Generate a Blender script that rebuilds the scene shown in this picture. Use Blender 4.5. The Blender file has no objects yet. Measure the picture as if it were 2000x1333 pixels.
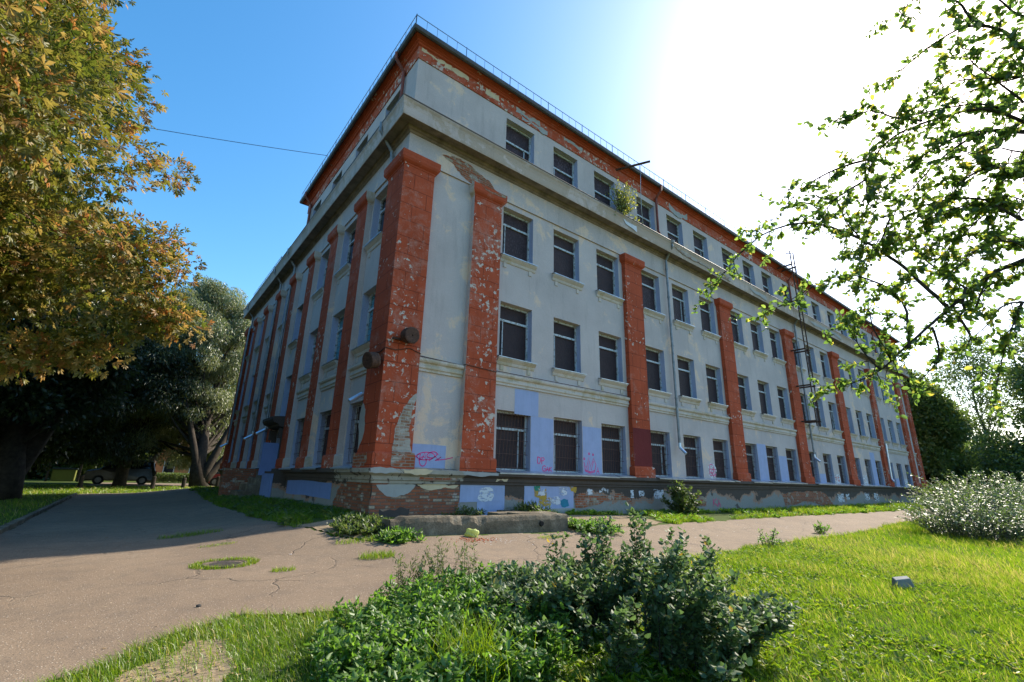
import bpy, math, random
import numpy as np
from mathutils import Vector
random.seed(7)
RNG = np.random.default_rng(11)
C = bpy.context.scene.collection
PI = math.pi

# ------------------------------------------------------------------ basics
def sm(a, b, t):
    t = np.clip((t - a) / (b - a), 0, 1)
    return t * t * (3 - 2 * t)

LX, LY, DA = 51.0, 23.6, 12.2          # right front, left front, depth of the attic storey

def zg(x, y):
    """height of the terrain"""
    x = np.asarray(x, float); y = np.asarray(y, float)
    dx = np.maximum(np.maximum(-x, 0), x - LX); dy = np.maximum(np.maximum(-y, 0), y - LY)
    d = np.hypot(dx, dy)
    far = sm(23, 36, y)
    base = .88 - .012 * np.clip(x, 0, 15)
    z = base - .36 * sm(.6, 5, d) - .22 * sm(4.5, 12, d)
    return z * (1 - far) + .72 * far

def mesh_np(name, V, groups, mats=(), parent=None, rnd=None, smooth=False, mat_idx=None):
    """groups: list of int arrays (n,k) of faces with k corners"""
    me = bpy.data.meshes.new(name)
    V = np.asarray(V, np.float32)
    me.vertices.add(len(V)); me.vertices.foreach_set('co', V.ravel())
    groups = [np.asarray(g, np.int32) for g in groups if len(g)]
    nl = sum(g.size for g in groups); npoly = sum(len(g) for g in groups)
    me.loops.add(nl); me.polygons.add(npoly)
    me.loops.foreach_set('vertex_index', np.concatenate([g.ravel() for g in groups]))
    starts = []; s = 0
    for g in groups:
        k = g.shape[1]
        starts.append(s + np.arange(len(g)) * k); s += g.size
    me.polygons.foreach_set('loop_start', np.concatenate(starts).astype(np.int32))
    if mat_idx is not None:
        me.polygons.foreach_set('material_index', np.asarray(mat_idx, np.int32))
    me.update(calc_edges=True)
    if smooth:
        me.polygons.foreach_set('use_smooth', np.ones(npoly, bool))
    if rnd is not None:
        a = me.attributes.new('rnd', 'FLOAT', 'POINT')
        a.data.foreach_set('value', np.asarray(rnd, np.float32))
    for m in (mats if isinstance(mats, (list, tuple)) else [mats]):
        me.materials.append(m)
    o = bpy.data.objects.new(name, me); C.objects.link(o)
    if parent is not None: o.parent = parent
    return o

class MB:
    """collects faces for one mesh object"""
    def __init__(s): s.v = []; s.f = []; s.m = []
    def face(s, pts, m=0):
        i = len(s.v); s.v += [tuple(p) for p in pts]; s.f.append(list(range(i, i + len(pts)))); s.m.append(m)
    def box(s, a, b, m=0):
        (x0, y0, z0), (x1, y1, z1) = a, b
        x0, x1 = min(x0, x1), max(x0, x1); y0, y1 = min(y0, y1), max(y0, y1); z0, z1 = min(z0, z1), max(z0, z1)
        p = [(x0,y0,z0),(x1,y0,z0),(x1,y1,z0),(x0,y1,z0),(x0,y0,z1),(x1,y0,z1),(x1,y1,z1),(x0,y1,z1)]
        i = len(s.v); s.v += p
        for q in ((3,2,1,0),(4,5,6,7),(0,1,5,4),(1,2,6,5),(2,3,7,6),(3,0,4,7)):
            s.f.append([i + k for k in q]); s.m.append(m)
    def tube(s, pts, r, n=8, m=0, caps=True):
        pts = [Vector(p) for p in pts]
        rs = r if isinstance(r, (list, tuple)) else [r] * len(pts)
        i0 = len(s.v); up = None
        for k, p in enumerate(pts):
            d = (pts[min(k+1, len(pts)-1)] - pts[max(k-1, 0)])
            d = d.normalized() if d.length > 1e-9 else Vector((0,0,1))
            if up is None:
                up = Vector((0,0,1)) if abs(d.z) < .9 else Vector((1,0,0))
            a = d.cross(up)
            a = a.normalized() if a.length > 1e-6 else d.orthogonal().normalized()
            b = a.cross(d).normalized(); up = b
            for j in range(n):
                t = 2 * PI * j / n
                s.v.append(tuple(p + (a * math.cos(t) + b * math.sin(t)) * rs[k]))
        for k in range(len(pts) - 1):
            for j in range(n):
                q = i0 + k * n
                s.f.append([q + j, q + (j+1) % n, q + n + (j+1) % n, q + n + j]); s.m.append(m)
        if caps:
            s.f.append([i0 + j for j in range(n)][::-1]); s.m.append(m)
            q = i0 + (len(pts)-1) * n
            s.f.append([q + j for j in range(n)]); s.m.append(m)
    def lathe(s, prof, origin, axis, n=18, m=0):
        """prof: (distance along axis, radius)"""
        o = Vector(origin); d = Vector(axis).normalized(); a = d.orthogonal().normalized(); b = d.cross(a)
        i0 = len(s.v)
        for (h, r) in prof:
            for j in range(n):
                t = 2*PI*j/n
                s.v.append(tuple(o + d*h + (a*math.cos(t) + b*math.sin(t))*max(r, 1e-4)))
        for k in range(len(prof)-1):
            for j in range(n):
                q = i0 + k*n
                s.f.append([q+j, q+(j+1) % n, q+n+(j+1) % n, q+n+j]); s.m.append(m)
    def build(s, name, mats, parent=None, smooth=False, bevel=0):
        me = bpy.data.meshes.new(name); me.from_pydata(s.v, [], s.f)
        for m in (mats if isinstance(mats, (list, tuple)) else [mats]): me.materials.append(m)
        if any(s.m): me.polygons.foreach_set('material_index', s.m)
        if smooth: me.polygons.foreach_set('use_smooth', [True]*len(s.f))
        me.update()
        o = bpy.data.objects.new(name, me); C.objects.link(o)
        if parent is not None: o.parent = parent
        if bevel:
            md = o.modifiers.new('bevel', 'BEVEL'); md.width = bevel; md.segments = 2; md.limit_method = 'ANGLE'
        return o

def tag(o, label=None, cat=None, group=None, kind=None):
    if label: o['label'] = label
    if cat: o['category'] = cat
    if group: o['group'] = group
    if kind: o['kind'] = kind
    return o

def empty(name, loc=(0,0,0), label=None, cat=None, group=None):
    o = bpy.data.objects.new(name, None); C.objects.link(o); o.location = loc
    o.empty_display_size = .2
    return tag(o, label, cat, group)

# ------------------------------------------------------------------ materials
class NT:
    def __init__(s, name):
        s.m = bpy.data.materials.new(name); s.m.use_nodes = True
        s.t = s.m.node_tree; s.t.nodes.clear()
        s.out = s.t.nodes.new('ShaderNodeOutputMaterial')
    def n(s, typ, **kw):
        nd = s.t.nodes.new(typ)
        for k, v in kw.items():
            if k.startswith('i_'):
                key = k[2:]
                nd.inputs[int(key) if key.isdigit() else key.replace('_', ' ')].default_value = v
            else: setattr(nd, k, v)
        return nd
    def l(s, a, b): s.t.links.new(a, b)
    def coord(s, mode='pos'):
        if mode == 'pos': return s.n('ShaderNodeNewGeometry').outputs['Position']
        return s.n('ShaderNodeTexCoord').outputs['Object']
    def facade(s):
        """(x+y, z, 0): runs along either front"""
        p = s.coord(); sp = s.n('ShaderNodeSeparateXYZ'); s.l(p, sp.inputs[0])
        a = s.n('ShaderNodeMath', operation='ADD'); s.l(sp.outputs[0], a.inputs[0]); s.l(sp.outputs[1], a.inputs[1])
        c = s.n('ShaderNodeCombineXYZ'); s.l(a.outputs[0], c.inputs[0]); s.l(sp.outputs[2], c.inputs[1])
        return c.outputs[0], sp
    def noise(s, vec, scale, detail=6, rough=.6, dist=0):
        nd = s.n('ShaderNodeTexNoise'); nd.inputs['Scale'].default_value = scale
        nd.inputs['Detail'].default_value = detail; nd.inputs['Roughness'].default_value = rough
        nd.inputs['Distortion'].default_value = dist
        if vec is not None: s.l(vec, nd.inputs['Vector'])
        return nd.outputs['Fac']
    def voro(s, vec, scale, feature='F1', out='Distance'):
        nd = s.n('ShaderNodeTexVoronoi', feature=feature); nd.inputs['Scale'].default_value = scale
        s.l(vec, nd.inputs['Vector']); return nd.outputs[out]
    def ramp(s, fac, stops, interp='LINEAR'):
        nd = s.n('ShaderNodeValToRGB'); cr = nd.color_ramp; cr.interpolation = interp
        while len(cr.elements) < len(stops): cr.elements.new(.5)
        for e, (p, c) in zip(cr.elements, stops):
            e.position = p; e.color = (c, c, c, 1) if isinstance(c, (int, float)) else (*c, 1)
        s.l(fac, nd.inputs[0]); return nd.outputs[0]
    def mix(s, fac, a, b, mode='MIX'):
        nd = s.n('ShaderNodeMix', data_type='RGBA', blend_type=mode)
        for sock, v in ((nd.inputs[0], fac), (nd.inputs[6], a), (nd.inputs[7], b)):
            if isinstance(v, (int, float)): sock.default_value = v
            elif isinstance(v, tuple): sock.default_value = (*v, 1)
            else: s.l(v, sock)
        return nd.outputs[2]
    def math(s, op, a, b=0.0, clamp=False):
        nd = s.n('ShaderNodeMath', operation=op, use_clamp=clamp)
        for sock, v in ((nd.inputs[0], a), (nd.inputs[1], b)):
            if isinstance(v, (int, float)): sock.default_value = v
            else: s.l(v, sock)
        return nd.outputs[0]
    def scale(s, vec, sc):
        nd = s.n('ShaderNodeMapping'); nd.inputs['Scale'].default_value = sc
        s.l(vec, nd.inputs['Vector']); return nd.outputs[0]
    def bump(s, h, strength=.3, dist=.02, normal=None):
        nd = s.n('ShaderNodeBump'); nd.inputs['Strength'].default_value = strength
        nd.inputs['Distance'].default_value = dist; s.l(h, nd.inputs['Height'])
        if normal is not None: s.l(normal, nd.inputs['Normal'])
        return nd.outputs[0]
    def bsdf(s, col, rough=.8, normal=None, spec=.3, metallic=0):
        b = s.n('ShaderNodeBsdfPrincipled')
        if isinstance(col, tuple): b.inputs['Base Color'].default_value = (*col, 1)
        else: s.l(col, b.inputs['Base Color'])
        if isinstance(rough, (int, float)): b.inputs['Roughness'].default_value = rough
        else: s.l(rough, b.inputs['Roughness'])
        b.inputs['Specular IOR Level'].default_value = spec
        b.inputs['Metallic'].default_value = metallic
        if normal is not None: s.l(normal, b.inputs['Normal'])
        s.l(b.outputs[0], s.out.inputs[0]); return b

M = {}
def plaster(name, base, warm, amt=.55, dirt=(.16,.15,.13)):
    t = NT(name); v, sp = t.facade()
    big = t.noise(t.coord(), .55, 5, .6)
    col = t.mix(t.ramp(big, [(.3, 0), (.7, 1)]), tuple(c*.86 for c in base), tuple(min(1, c*1.1) for c in base))
    # old ochre coat showing through in patches
    n1 = t.noise(t.coord(), 1.1, 9, .72, .4); n2 = t.noise(t.coord(), .23, 2, .5)
    mk = t.math('ADD', n1, t.math('MULTIPLY', n2, .35))
    if name == 'grey_plaster':     # the ochre undercoat shows most on the bay beside the corner
        near = t.math('MULTIPLY', t.ramp(sp.outputs[0], [(.78, 0), (.8, 1)], 'CONSTANT'), t.ramp(t.math('MULTIPLY', sp.outputs[0], .1), [(.235, 1), (.24, 0)]))
        low = t.ramp(t.math('MULTIPLY', sp.outputs[2], .1), [(.3, 1), (.55, .35), (1, .2)])
        mk = t.math('ADD', mk, t.math('MULTIPLY', t.math('MULTIPLY', near, low), .085))
    col = t.mix(t.math('MULTIPLY', t.ramp(mk, [(amt+.2, 0), (amt+.26, 1)]), .75), col, warm)
    # run-off streaks
    st = t.noise(t.scale(t.coord(), (3.2, 3.2, .4)), 1.0, 7, .7)
    col = t.mix(t.math('MULTIPLY', t.ramp(st, [(.54, 0), (.8, 1)]), .4), col, dirt)
    fine = t.noise(t.coord(), 45, 4, .7)
    col = t.mix(.22, col, t.ramp(fine, [(.3, .15), (.7, .9)]), 'OVERLAY')
    h = t.math('ADD', t.noise(t.coord(), 9, 6, .6), t.math('MULTIPLY', fine, .25))
    t.bsdf(col, .88, t.bump(h, .35, .02), .2); return t.m
M['wall'] = plaster('grey_plaster', (.515,.44,.42), (.74,.53,.38), .545)
M['trim'] = plaster('trim_plaster', (.57,.49,.43), (.44,.36,.24), .5, (.10,.095,.075))
M['cornice'] = plaster('cornice_plaster', (.56,.45,.40), (.40,.30,.22), .42, (.12,.11,.085))

def red_paint(name, base=(.43,.082,.036), amt=.60, joints=True, rowh=.52):
    t = NT(name); v, sp = t.facade(); p = t.coord()
    col = t.mix(t.ramp(t.noise(p, .9, 5), [(.3, 0), (.7, 1)]), tuple(c*.82 for c in base), tuple(c*1.12 for c in base))
    st = t.noise(t.scale(p, (6, 6, .5)), 1.0, 5, .65)
    col = t.mix(t.math('MULTIPLY', t.ramp(st, [(.52, 0), (.8, 1)]), .4), col, (.12,.03,.02))
    h = t.noise(p, 12, 6, .6)
    if joints:
        br = t.n('ShaderNodeTexBrick', offset=.5, squash=1)
        t.l(v, br.inputs['Vector'])
        for k, val in (('Scale', 1.0), ('Mortar Size', .011), ('Mortar Smooth', .3), ('Brick Width', .86), ('Row Height', rowh), ('Bias', 0)):
            br.inputs[k].default_value = val
        jf = br.outputs['Fac']
        col = t.mix(t.math('MULTIPLY', jf, .62), col, (.07,.02,.014))
        h = t.math('SUBTRACT', h, t.math('MULTIPLY', jf, 2.2))
    # rubbed, chalky areas where the top coat is nearly gone
    rub = t.math('MULTIPLY', t.ramp(t.math('ADD', t.noise(p, 2.1, 9, .74, .5), t.math('MULTIPLY', t.noise(p, .6, 2), .4)), [(amt+.10, 0), (amt+.28, 1)]), t.ramp(t.noise(p, 17, 5, .7), [(.35, .1), (.65, .85)]))
    col = t.mix(t.math('MULTIPLY', rub, .8), col, (.50,.33,.27))
    # flakes gone down to pale plaster: clustered
    f1 = t.noise(p, 6.5, 7, .66, .25); f2 = t.noise(p, .75, 3, .6)
    mk = t.math('ADD', f1, t.math('MULTIPLY', f2, .5))
    flake = t.ramp(mk, [(amt+.255, 0), (amt+.272, 1)])
    col = t.mix(flake, col, t.mix(t.noise(p, 20), (.46,.37,.31), (.70,.60,.52)))
    h = t.math('SUBTRACT', h, t.math('MULTIPLY', flake, .8))
    t.bsdf(col, .85, t.bump(h, .5, .015), .1); return t.m
M['red'] = red_paint('red_painted_plaster', amt=.645)
M['redworn'] = red_paint('red_painted_plaster_flaking', amt=.60)
M['redband'] = red_paint('red_painted_band', amt=.575, joints=False)
M['redplain'] = red_paint('red_painted_moulding', amt=.67, joints=False)
M['maroon'] = red_paint('maroon_overpaint', (.16,.03,.03), amt=.72, joints=False)

def brick(name, c1, c2, mortar, rowh=.077, bw=.26, whit=.5):
    t = NT(name); v, sp = t.facade(); p = t.coord()
    ww = t.n('ShaderNodeVectorMath', operation='SCALE'); 
    nz = t.n('ShaderNodeTexNoise'); nz.inputs['Scale'].default_value = 3.5; t.l(p, nz.inputs['Vector'])
    t.l(nz.outputs['Color'], ww.inputs[0]); ww.inputs['Scale'].default_value = .025
    ad = t.n('ShaderNodeVectorMath', operation='ADD'); t.l(v, ad.inputs[0]); t.l(ww.outputs[0], ad.inputs[1])
    br = t.n('ShaderNodeTexBrick', offset=.5, squash=1); t.l(ad.outputs[0], br.inputs['Vector'])
    for k, val in (('Scale', 1.0), ('Mortar Size', .009), ('Mortar Smooth', .2), ('Brick Width', bw), ('Row Height', rowh), ('Bias', 0)):
        br.inputs[k].default_value = val
    br.inputs['Color1'].default_value = (0,0,0,1); br.inputs['Color2'].default_value = (1,1,1,1); br.inputs['Mortar'].default_value = (.5,.5,.5,1)
    rr = t.n('ShaderNodeRGBToBW'); t.l(br.outputs['Color'], rr.inputs[0])
    nb = t.noise(p, 5, 5, .6)
    mixv = t.math('ADD', t.math('MULTIPLY', rr.outputs[0], .55), t.math('MULTIPLY', nb, .6))
    col = t.ramp(mixv, [(.2, c1), (.5, c2), (.72, tuple(c*.62 for c in c1)), (.9, (.40,.34,.25))])
    # plaster still clinging to the face
    pl = t.ramp(t.noise(p, 2.6, 8, .68), [(whit, 0), (whit+.06, 1)])
    col = t.mix(t.math('MULTIPLY', pl, .8), col, t.mix(nb, (.38,.35,.30), (.50,.47,.42)))
    col = t.mix(br.outputs['Fac'], col, mortar)
    h = t.math('ADD', t.math('MULTIPLY', br.outputs['Fac'], -1.4), t.math('MULTIPLY', t.noise(p, 18, 6, .6), .9))
    t.bsdf(col, .9, t.bump(h, .8, .02), .15); return t.m
M['brick'] = brick('bare_brick', (.42,.135,.06), (.33,.10,.05), (.30,.26,.21), whit=.56)
M['brickpale'] = brick('bare_pale_brick', (.40,.17,.09), (.40,.33,.27), (.44,.41,.36), whit=.44)
M['brickold'] = brick('old_plinth_brick', (.40,.13,.06), (.27,.10,.06), (.15,.125,.10), whit=.60)

def plinth_mat():
    t = NT('plinth_paint'); p = t.coord(); v, sp = t.facade()
    n = t.noise(p, .55, 7, .66, .3); fine = t.noise(p, 14, 6, .65)
    br = t.n('ShaderNodeTexBrick', offset=.5); t.l(v, br.inputs['Vector'])
    for k, val in (('Scale', 1.0), ('Mortar Size', .009), ('Mortar Smooth', .2), ('Brick Width', .26), ('Row Height', .077)):
        br.inputs[k].default_value = val
    bc = t.mix(fine, (.38,.15,.085), (.36,.24,.17))
    bc = t.mix(br.outputs['Fac'], bc, (.26,.22,.18))
    # height: bare cement near the ground, brown paint above
    zz = t.math('MULTIPLY_ADD', sp.outputs[2], -.42); 
    zz = t.math('ADD', t.math('MULTIPLY', sp.outputs[2], -.45), .68)
    a = t.math('ADD', n, zz)
    cement = t.mix(fine, (.20,.19,.175), (.33,.315,.29))
    brown = t.mix(fine, (.055,.042,.036), (.10,.078,.066))
    col = t.mix(t.ramp(a, [(.545, 0), (.56, 1)]), brown, bc)
    col = t.mix(t.ramp(a, [(.60, 0), (.625, 1)]), col, cement)
    blob = t.ramp(t.noise(p, 1.7, 6, .6), [(.62, 0), (.64, 1)])
    col = t.mix(blob, col, t.mix(fine, (.07,.06,.055), (.12,.10,.09)))
    h = t.math('ADD', fine, t.math('MULTIPLY', t.ramp(a, [(.545, 1), (.56, 0)]), .5))
    t.bsdf(col, .85, t.bump(h, .6, .02), .25); return t.m
M['plinth'] = plinth_mat()
def simple(name, col, rough=.6, metallic=0, var=.15, nscale=8, spec=.4, bump=.2):
    t = NT(name); p = t.coord(); n = t.noise(p, nscale, 6, .65)
    c = t.mix(t.ramp(n, [(.3, 0), (.7, 1)]), tuple(x*(1-var) for x in col), tuple(min(1, x*(1+var)) for x in col))
    t.bsdf(c, rough, t.bump(n, bump, .01), spec, metallic); return t.m
def ledge_mat():
    t = NT('brown_ledge_paint'); p = t.coord(); n = t.noise(p, 3, 7, .66); f = t.noise(p, 20, 5); sp = t.n('ShaderNodeSeparateXYZ'); t.l(p, sp.inputs[0])
    brown = t.mix(n, (.05,.038,.032), (.115,.088,.074)); pale = t.mix(n, (.20,.17,.13), (.48,.43,.36))
    d = t.math('ADD', t.math('MULTIPLY', t.math('MAXIMUM', sp.outputs[0], sp.outputs[1]), .1), t.math('MULTIPLY', t.noise(p, 2.2, 6, .65), .22))
    far = t.ramp(d, [(.335, 0), (.35, 1)]); spots = t.ramp(t.noise(p, 4.5, 7, .7), [(.56, 0), (.585, 1)])
    c = t.mix(far, t.mix(spots, pale, brown), t.mix(t.ramp(t.noise(p, 2.7, 7, .7), [(.66, 0), (.68, 1)]), brown, pale))
    t.bsdf(c, .8, t.bump(t.math('ADD', n, f), .4, .015), .25); return t.m
M['brown'] = ledge_mat()
M['flash'] = simple('zinc_flashing', (.42,.46,.52), .38, .55, .25, 4)
M['steel'] = simple('painted_steel', (.16,.28,.46), .5, .1)
M['pipe'] = simple('zinc_pipe', (.24,.245,.255), .5, .5, .35, 4)
M['pipered'] = simple('red_painted_pipe', (.22,.06,.04), .6, .1, .4, 4)
M['pipenew'] = simple('bright_zinc_elbow', (.55,.62,.72), .3, .6, .15, 4)
M['rust'] = simple('rusted_steel', (.075,.037,.024), .8, .1, .5, 14)
M['roof'] = simple('roof_sheet', (.10,.085,.08), .6, .1, .3, 2)
M['frame'] = None
def frame_mat():
    t = NT('flaking_white_window_paint'); p = t.coord()
    n = t.noise(p, 9, 7, .68)
    col = t.mix(t.ramp(n, [(.52, 0), (.58, 1)]), (.50,.54,.58), (.24,.22,.19))
    t.bsdf(col, .6, t.bump(n, .3, .01), .35); return t.m
M['frame'] = frame_mat()
def board_mat():
    t = NT('dark_board'); p = t.coord()
    pp = t.scale(p, (1, 1, .45))
    vo = t.voro(pp, 34, out='Color'); bw = t.n('ShaderNodeRGBToBW'); t.l(vo, bw.inputs[0])
    n = t.noise(p, .35, 3)
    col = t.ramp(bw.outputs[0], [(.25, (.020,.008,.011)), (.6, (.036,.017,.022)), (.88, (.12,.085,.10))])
    sp = t.n('ShaderNodeSeparateXYZ'); t.l(p, sp.inputs[0])      # pale chipboard speckle grows with height, painting in the upper storeys' sky reflection
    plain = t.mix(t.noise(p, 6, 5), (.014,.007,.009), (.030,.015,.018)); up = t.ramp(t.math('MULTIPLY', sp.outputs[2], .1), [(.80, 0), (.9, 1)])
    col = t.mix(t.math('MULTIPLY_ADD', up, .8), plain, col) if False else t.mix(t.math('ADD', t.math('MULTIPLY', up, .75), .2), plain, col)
    oi = t.n('ShaderNodeObjectInfo').outputs['Random']      # every board has aged differently
    col = t.mix(t.ramp(oi, [(0, 0), (1, .85)]), col, t.mix(t.noise(p, 2.5, 6, .7), (.012,.007,.009), (.075,.040,.038)))
    t.bsdf(col, t.ramp(bw.outputs[0], [(.2, .6), (.9, .8)]), t.bump(bw.outputs[0], .35, .01), .3); return t.m
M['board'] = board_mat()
def dark_glass():
    t = NT('dark_window_glass'); n = t.noise(t.coord(), 1.4, 2)
    t.bsdf((.012,.016,.022), .06, t.bump(n, .08, .02), .6); return t.m
M['glass'] = dark_glass()
def grid_glass():
    t = NT('small_paned_glass'); v, sp = t.facade()
    br = t.n('ShaderNodeTexBrick', offset=0); t.l(v, br.inputs['Vector'])
    for k, val in (('Scale', 1.0), ('Mortar Size', .012), ('Brick Width', .24), ('Row Height', .2)):
        br.inputs[k].default_value = val
    rr = t.n('ShaderNodeRGBToBW'); br.inputs['Color1'].default_value = (0,0,0,1); br.inputs['Color2'].default_value = (1,1,1,1)
    t.l(br.outputs['Color'], rr.inputs[0])
    col = t.mix(br.outputs['Fac'], t.mix(rr.outputs[0], (.05,.21,.27), (.09,.30,.38)), (.02,.03,.035))  # teal pane colours carry the sky reflection that the trees block
    t.bsdf(col, .1, t.bump(t.noise(t.coord(), 5, 2), .15, .02), .9); return t.m
M['gridglass'] = grid_glass()
def patch(name, col, var=.12):
    t = NT(name); p = t.coord(); n = t.noise(p, 3, 6, .65); f = t.noise(p, 30, 4)
    c = t.mix(n, tuple(x*(1-var) for x in col), tuple(min(1, x*(1+var)) for x in col))
    st = t.noise(t.scale(p, (7, 7, .6)), 1.0, 5)
    c = t.mix(t.math('MULTIPLY', t.ramp(st, [(.5, 0), (.8, 1)]), .35), c, tuple(x*.6 for x in col))
    t.bsdf(c, .8, t.bump(t.math('ADD', n, f), .25, .012), .25); return t.m
M['bluepatch'] = patch('pale_blue_overpaint', (.33,.385,.58), .16)
M['bluedark'] = patch('blue_overpaint', (.17,.24,.46), .2)
M['whitepatch'] = patch('whitewash_overpaint', (.64,.64,.68), .2)
def brushy(name, col, thr=.47):
    m = patch(name, col, .2); nt = m.node_tree; out = [n for n in nt.nodes if n.type == 'OUTPUT_MATERIAL'][0]; src = out.inputs[0].links[0].from_socket
    g = nt.nodes.new('ShaderNodeNewGeometry'); mp = nt.nodes.new('ShaderNodeMapping'); mp.inputs['Scale'].default_value = (5, 5, 11)
    nz = nt.nodes.new('ShaderNodeTexNoise'); nz.inputs['Scale'].default_value = 1; nz.inputs['Detail'].default_value = 8; nz.inputs['Roughness'].default_value = .7
    r = nt.nodes.new('ShaderNodeValToRGB'); r.color_ramp.elements[0].position = thr-.04; r.color_ramp.elements[1].position = thr+.05
    tr = nt.nodes.new('ShaderNodeBsdfTransparent'); mx = nt.nodes.new('ShaderNodeMixShader')
    for a, b in ((g.outputs['Position'], mp.inputs[0]), (mp.outputs[0], nz.inputs['Vector']), (nz.outputs['Fac'], r.inputs[0]), (r.outputs[0], mx.inputs[0]), (tr.outputs[0], mx.inputs[1]), (src, mx.inputs[2]), (mx.outputs[0], out.inputs[0])): nt.links.new(a, b)
    return m
M['brushwhite'] = brushy('brushed_whitewash', (.66,.66,.70)); M['brushyellow'] = brushy('brushed_mustard', (.48,.30,.05), .44)
M['greypatch'] = patch('grey_plaster_patch', (.36,.355,.34), .2)
M['yellowpatch'] = patch('mustard_overpaint', (.42,.29,.06), .25)
M['tealpatch'] = patch('teal_spray', (.03,.20,.30), .3)
M['greenpatch'] = patch('green_spray', (.04,.22,.15), .3)
M['darkpatch'] = patch('dark_brown_overpaint', (.07,.055,.048), .3)
M['creampatch'] = patch('cream_undercoat', (.62,.49,.32), .25)
M['pink'] = simple('pink_spray_paint', (.75,.03,.20), .7, 0, .2)
M['soffit'] = simple('stained_shaded_soffit', (.22,.17,.13), .9, 0, .45, 2.5)  # brown staining plus shade painted into the cornice undersides, against bounce light
M['gutter'] = simple('dark_gutter', (.07,.065,.065), .6, .1, .3, 3)
M['bar'] = simple('rusty_window_bar', (.105,.05,.038), .8, 0, .4, 20)
def concrete():
    t = NT('weathered_concrete'); p = t.coord()
    n = t.noise(p, 2.2, 8, .66); f = t.noise(p, 30, 5, .7)
    col = t.ramp(n, [(.3, (.085,.068,.048)), (.55, (.175,.145,.105)), (.75, (.31,.27,.21))])
    vo = t.voro(p, 22); col = t.mix(.35, col, t.ramp(f, [(.3, .1), (.7, .9)]), 'OVERLAY')
    cr = t.voro(t.scale(p, (1,1,1.6)), 1.6, 'DISTANCE_TO_EDGE')
    crack = t.ramp(cr, [(0, 1), (.012, 0)])
    col = t.mix(t.math('MULTIPLY', crack, .6), col, (.05,.045,.035))
    h = t.math('ADD', t.math('MULTIPLY', n, 1.5), t.math('MULTIPLY', f, .5))
    t.bsdf(col, .92, t.bump(h, .9, .035), .15); return t.m
M['concrete'] = concrete()
# ------------------------------------------------------------------ camera, light, sky
CAM = Vector((-4.8288, -11.4414, 1.8129))
def setup():
    sc = bpy.context.scene
    yaw, pit, rol = math.radians(38.018), math.radians(16.457), math.radians(1.455)
    c, s = math.cos(pit), math.sin(pit)
    fw = Vector((math.sin(yaw)*c, math.cos(yaw)*c, s)); r = Vector((math.cos(yaw), -math.sin(yaw), 0)); up = r.cross(fw)
    r2 = math.cos(rol)*r + math.sin(rol)*up; u2 = -math.sin(rol)*r + math.cos(rol)*up
    from mathutils import Matrix
    cam = bpy.data.cameras.new('camera'); cam.lens = 917.45/2000*36; cam.sensor_width = 36
    cam.clip_start = .05; cam.clip_end = 2000
    co = bpy.data.objects.new('camera', cam); C.objects.link(co)
    m = Matrix(((r2.x, u2.x, -fw.x, CAM.x), (r2.y, u2.y, -fw.y, CAM.y), (r2.z, u2.z, -fw.z, CAM.z), (0,0,0,1)))
    co.matrix_world = m; sc.camera = co
    SUN = Vector((.7849, .0242, .6192)).normalized()
    el = math.asin(SUN.z); az = math.atan2(SUN.x, SUN.y)
    sun = bpy.data.lights.new('sun', 'SUN'); sun.energy = SUN_E; sun.angle = math.radians(.55); sun.color = (1, .91, .76)
    so = bpy.data.objects.new('sun', sun); C.objects.link(so)
    so.rotation_euler = (-SUN).to_track_quat('-Z', 'Y').to_euler(); so.location = (20, -10, 30)
    w = bpy.data.worlds.new('World'); sc.world = w; w.use_nodes = True
    nt = w.node_tree; bg = nt.nodes['Background']
    sky = nt.nodes.new('ShaderNodeTexSky'); sky.sky_type = 'NISHITA'; sky.sun_disc = False
    sky.sun_elevation = el; sky.sun_rotation = az
    sky.air_density = 1.0; sky.dust_density = 1.05; sky.ozone_density = 1.2; sky.altitude = 50
    hs = nt.nodes.new('ShaderNodeHueSaturation'); hs.inputs['Saturation'].default_value = 1.37; hs.inputs['Hue'].default_value = .492
    nt.links.new(sky.outputs[0], hs.inputs['Color']); nt.links.new(hs.outputs[0], bg.inputs[0]); bg.inputs[1].default_value = SKY_E
    sc.view_settings.view_transform = 'Standard'; sc.view_settings.look = 'None'
    sc.view_settings.gamma = 1; sc.view_settings.exposure = EXPO
    sc.render.engine = 'CYCLES'
    cy = sc.cycles; cy.max_bounces = 6; cy.diffuse_bounces = 3; cy.glossy_bounces = 3; cy.transmission_bounces = 4
    cy.transparent_max_bounces = 6; cy.use_denoising = True; cy.sample_clamp_indirect = 6
    cy.caustics_reflective = False; cy.caustics_refractive = False
SUN_E, SKY_E, EXPO = 4.2, .15, 1.05
setup()

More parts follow.
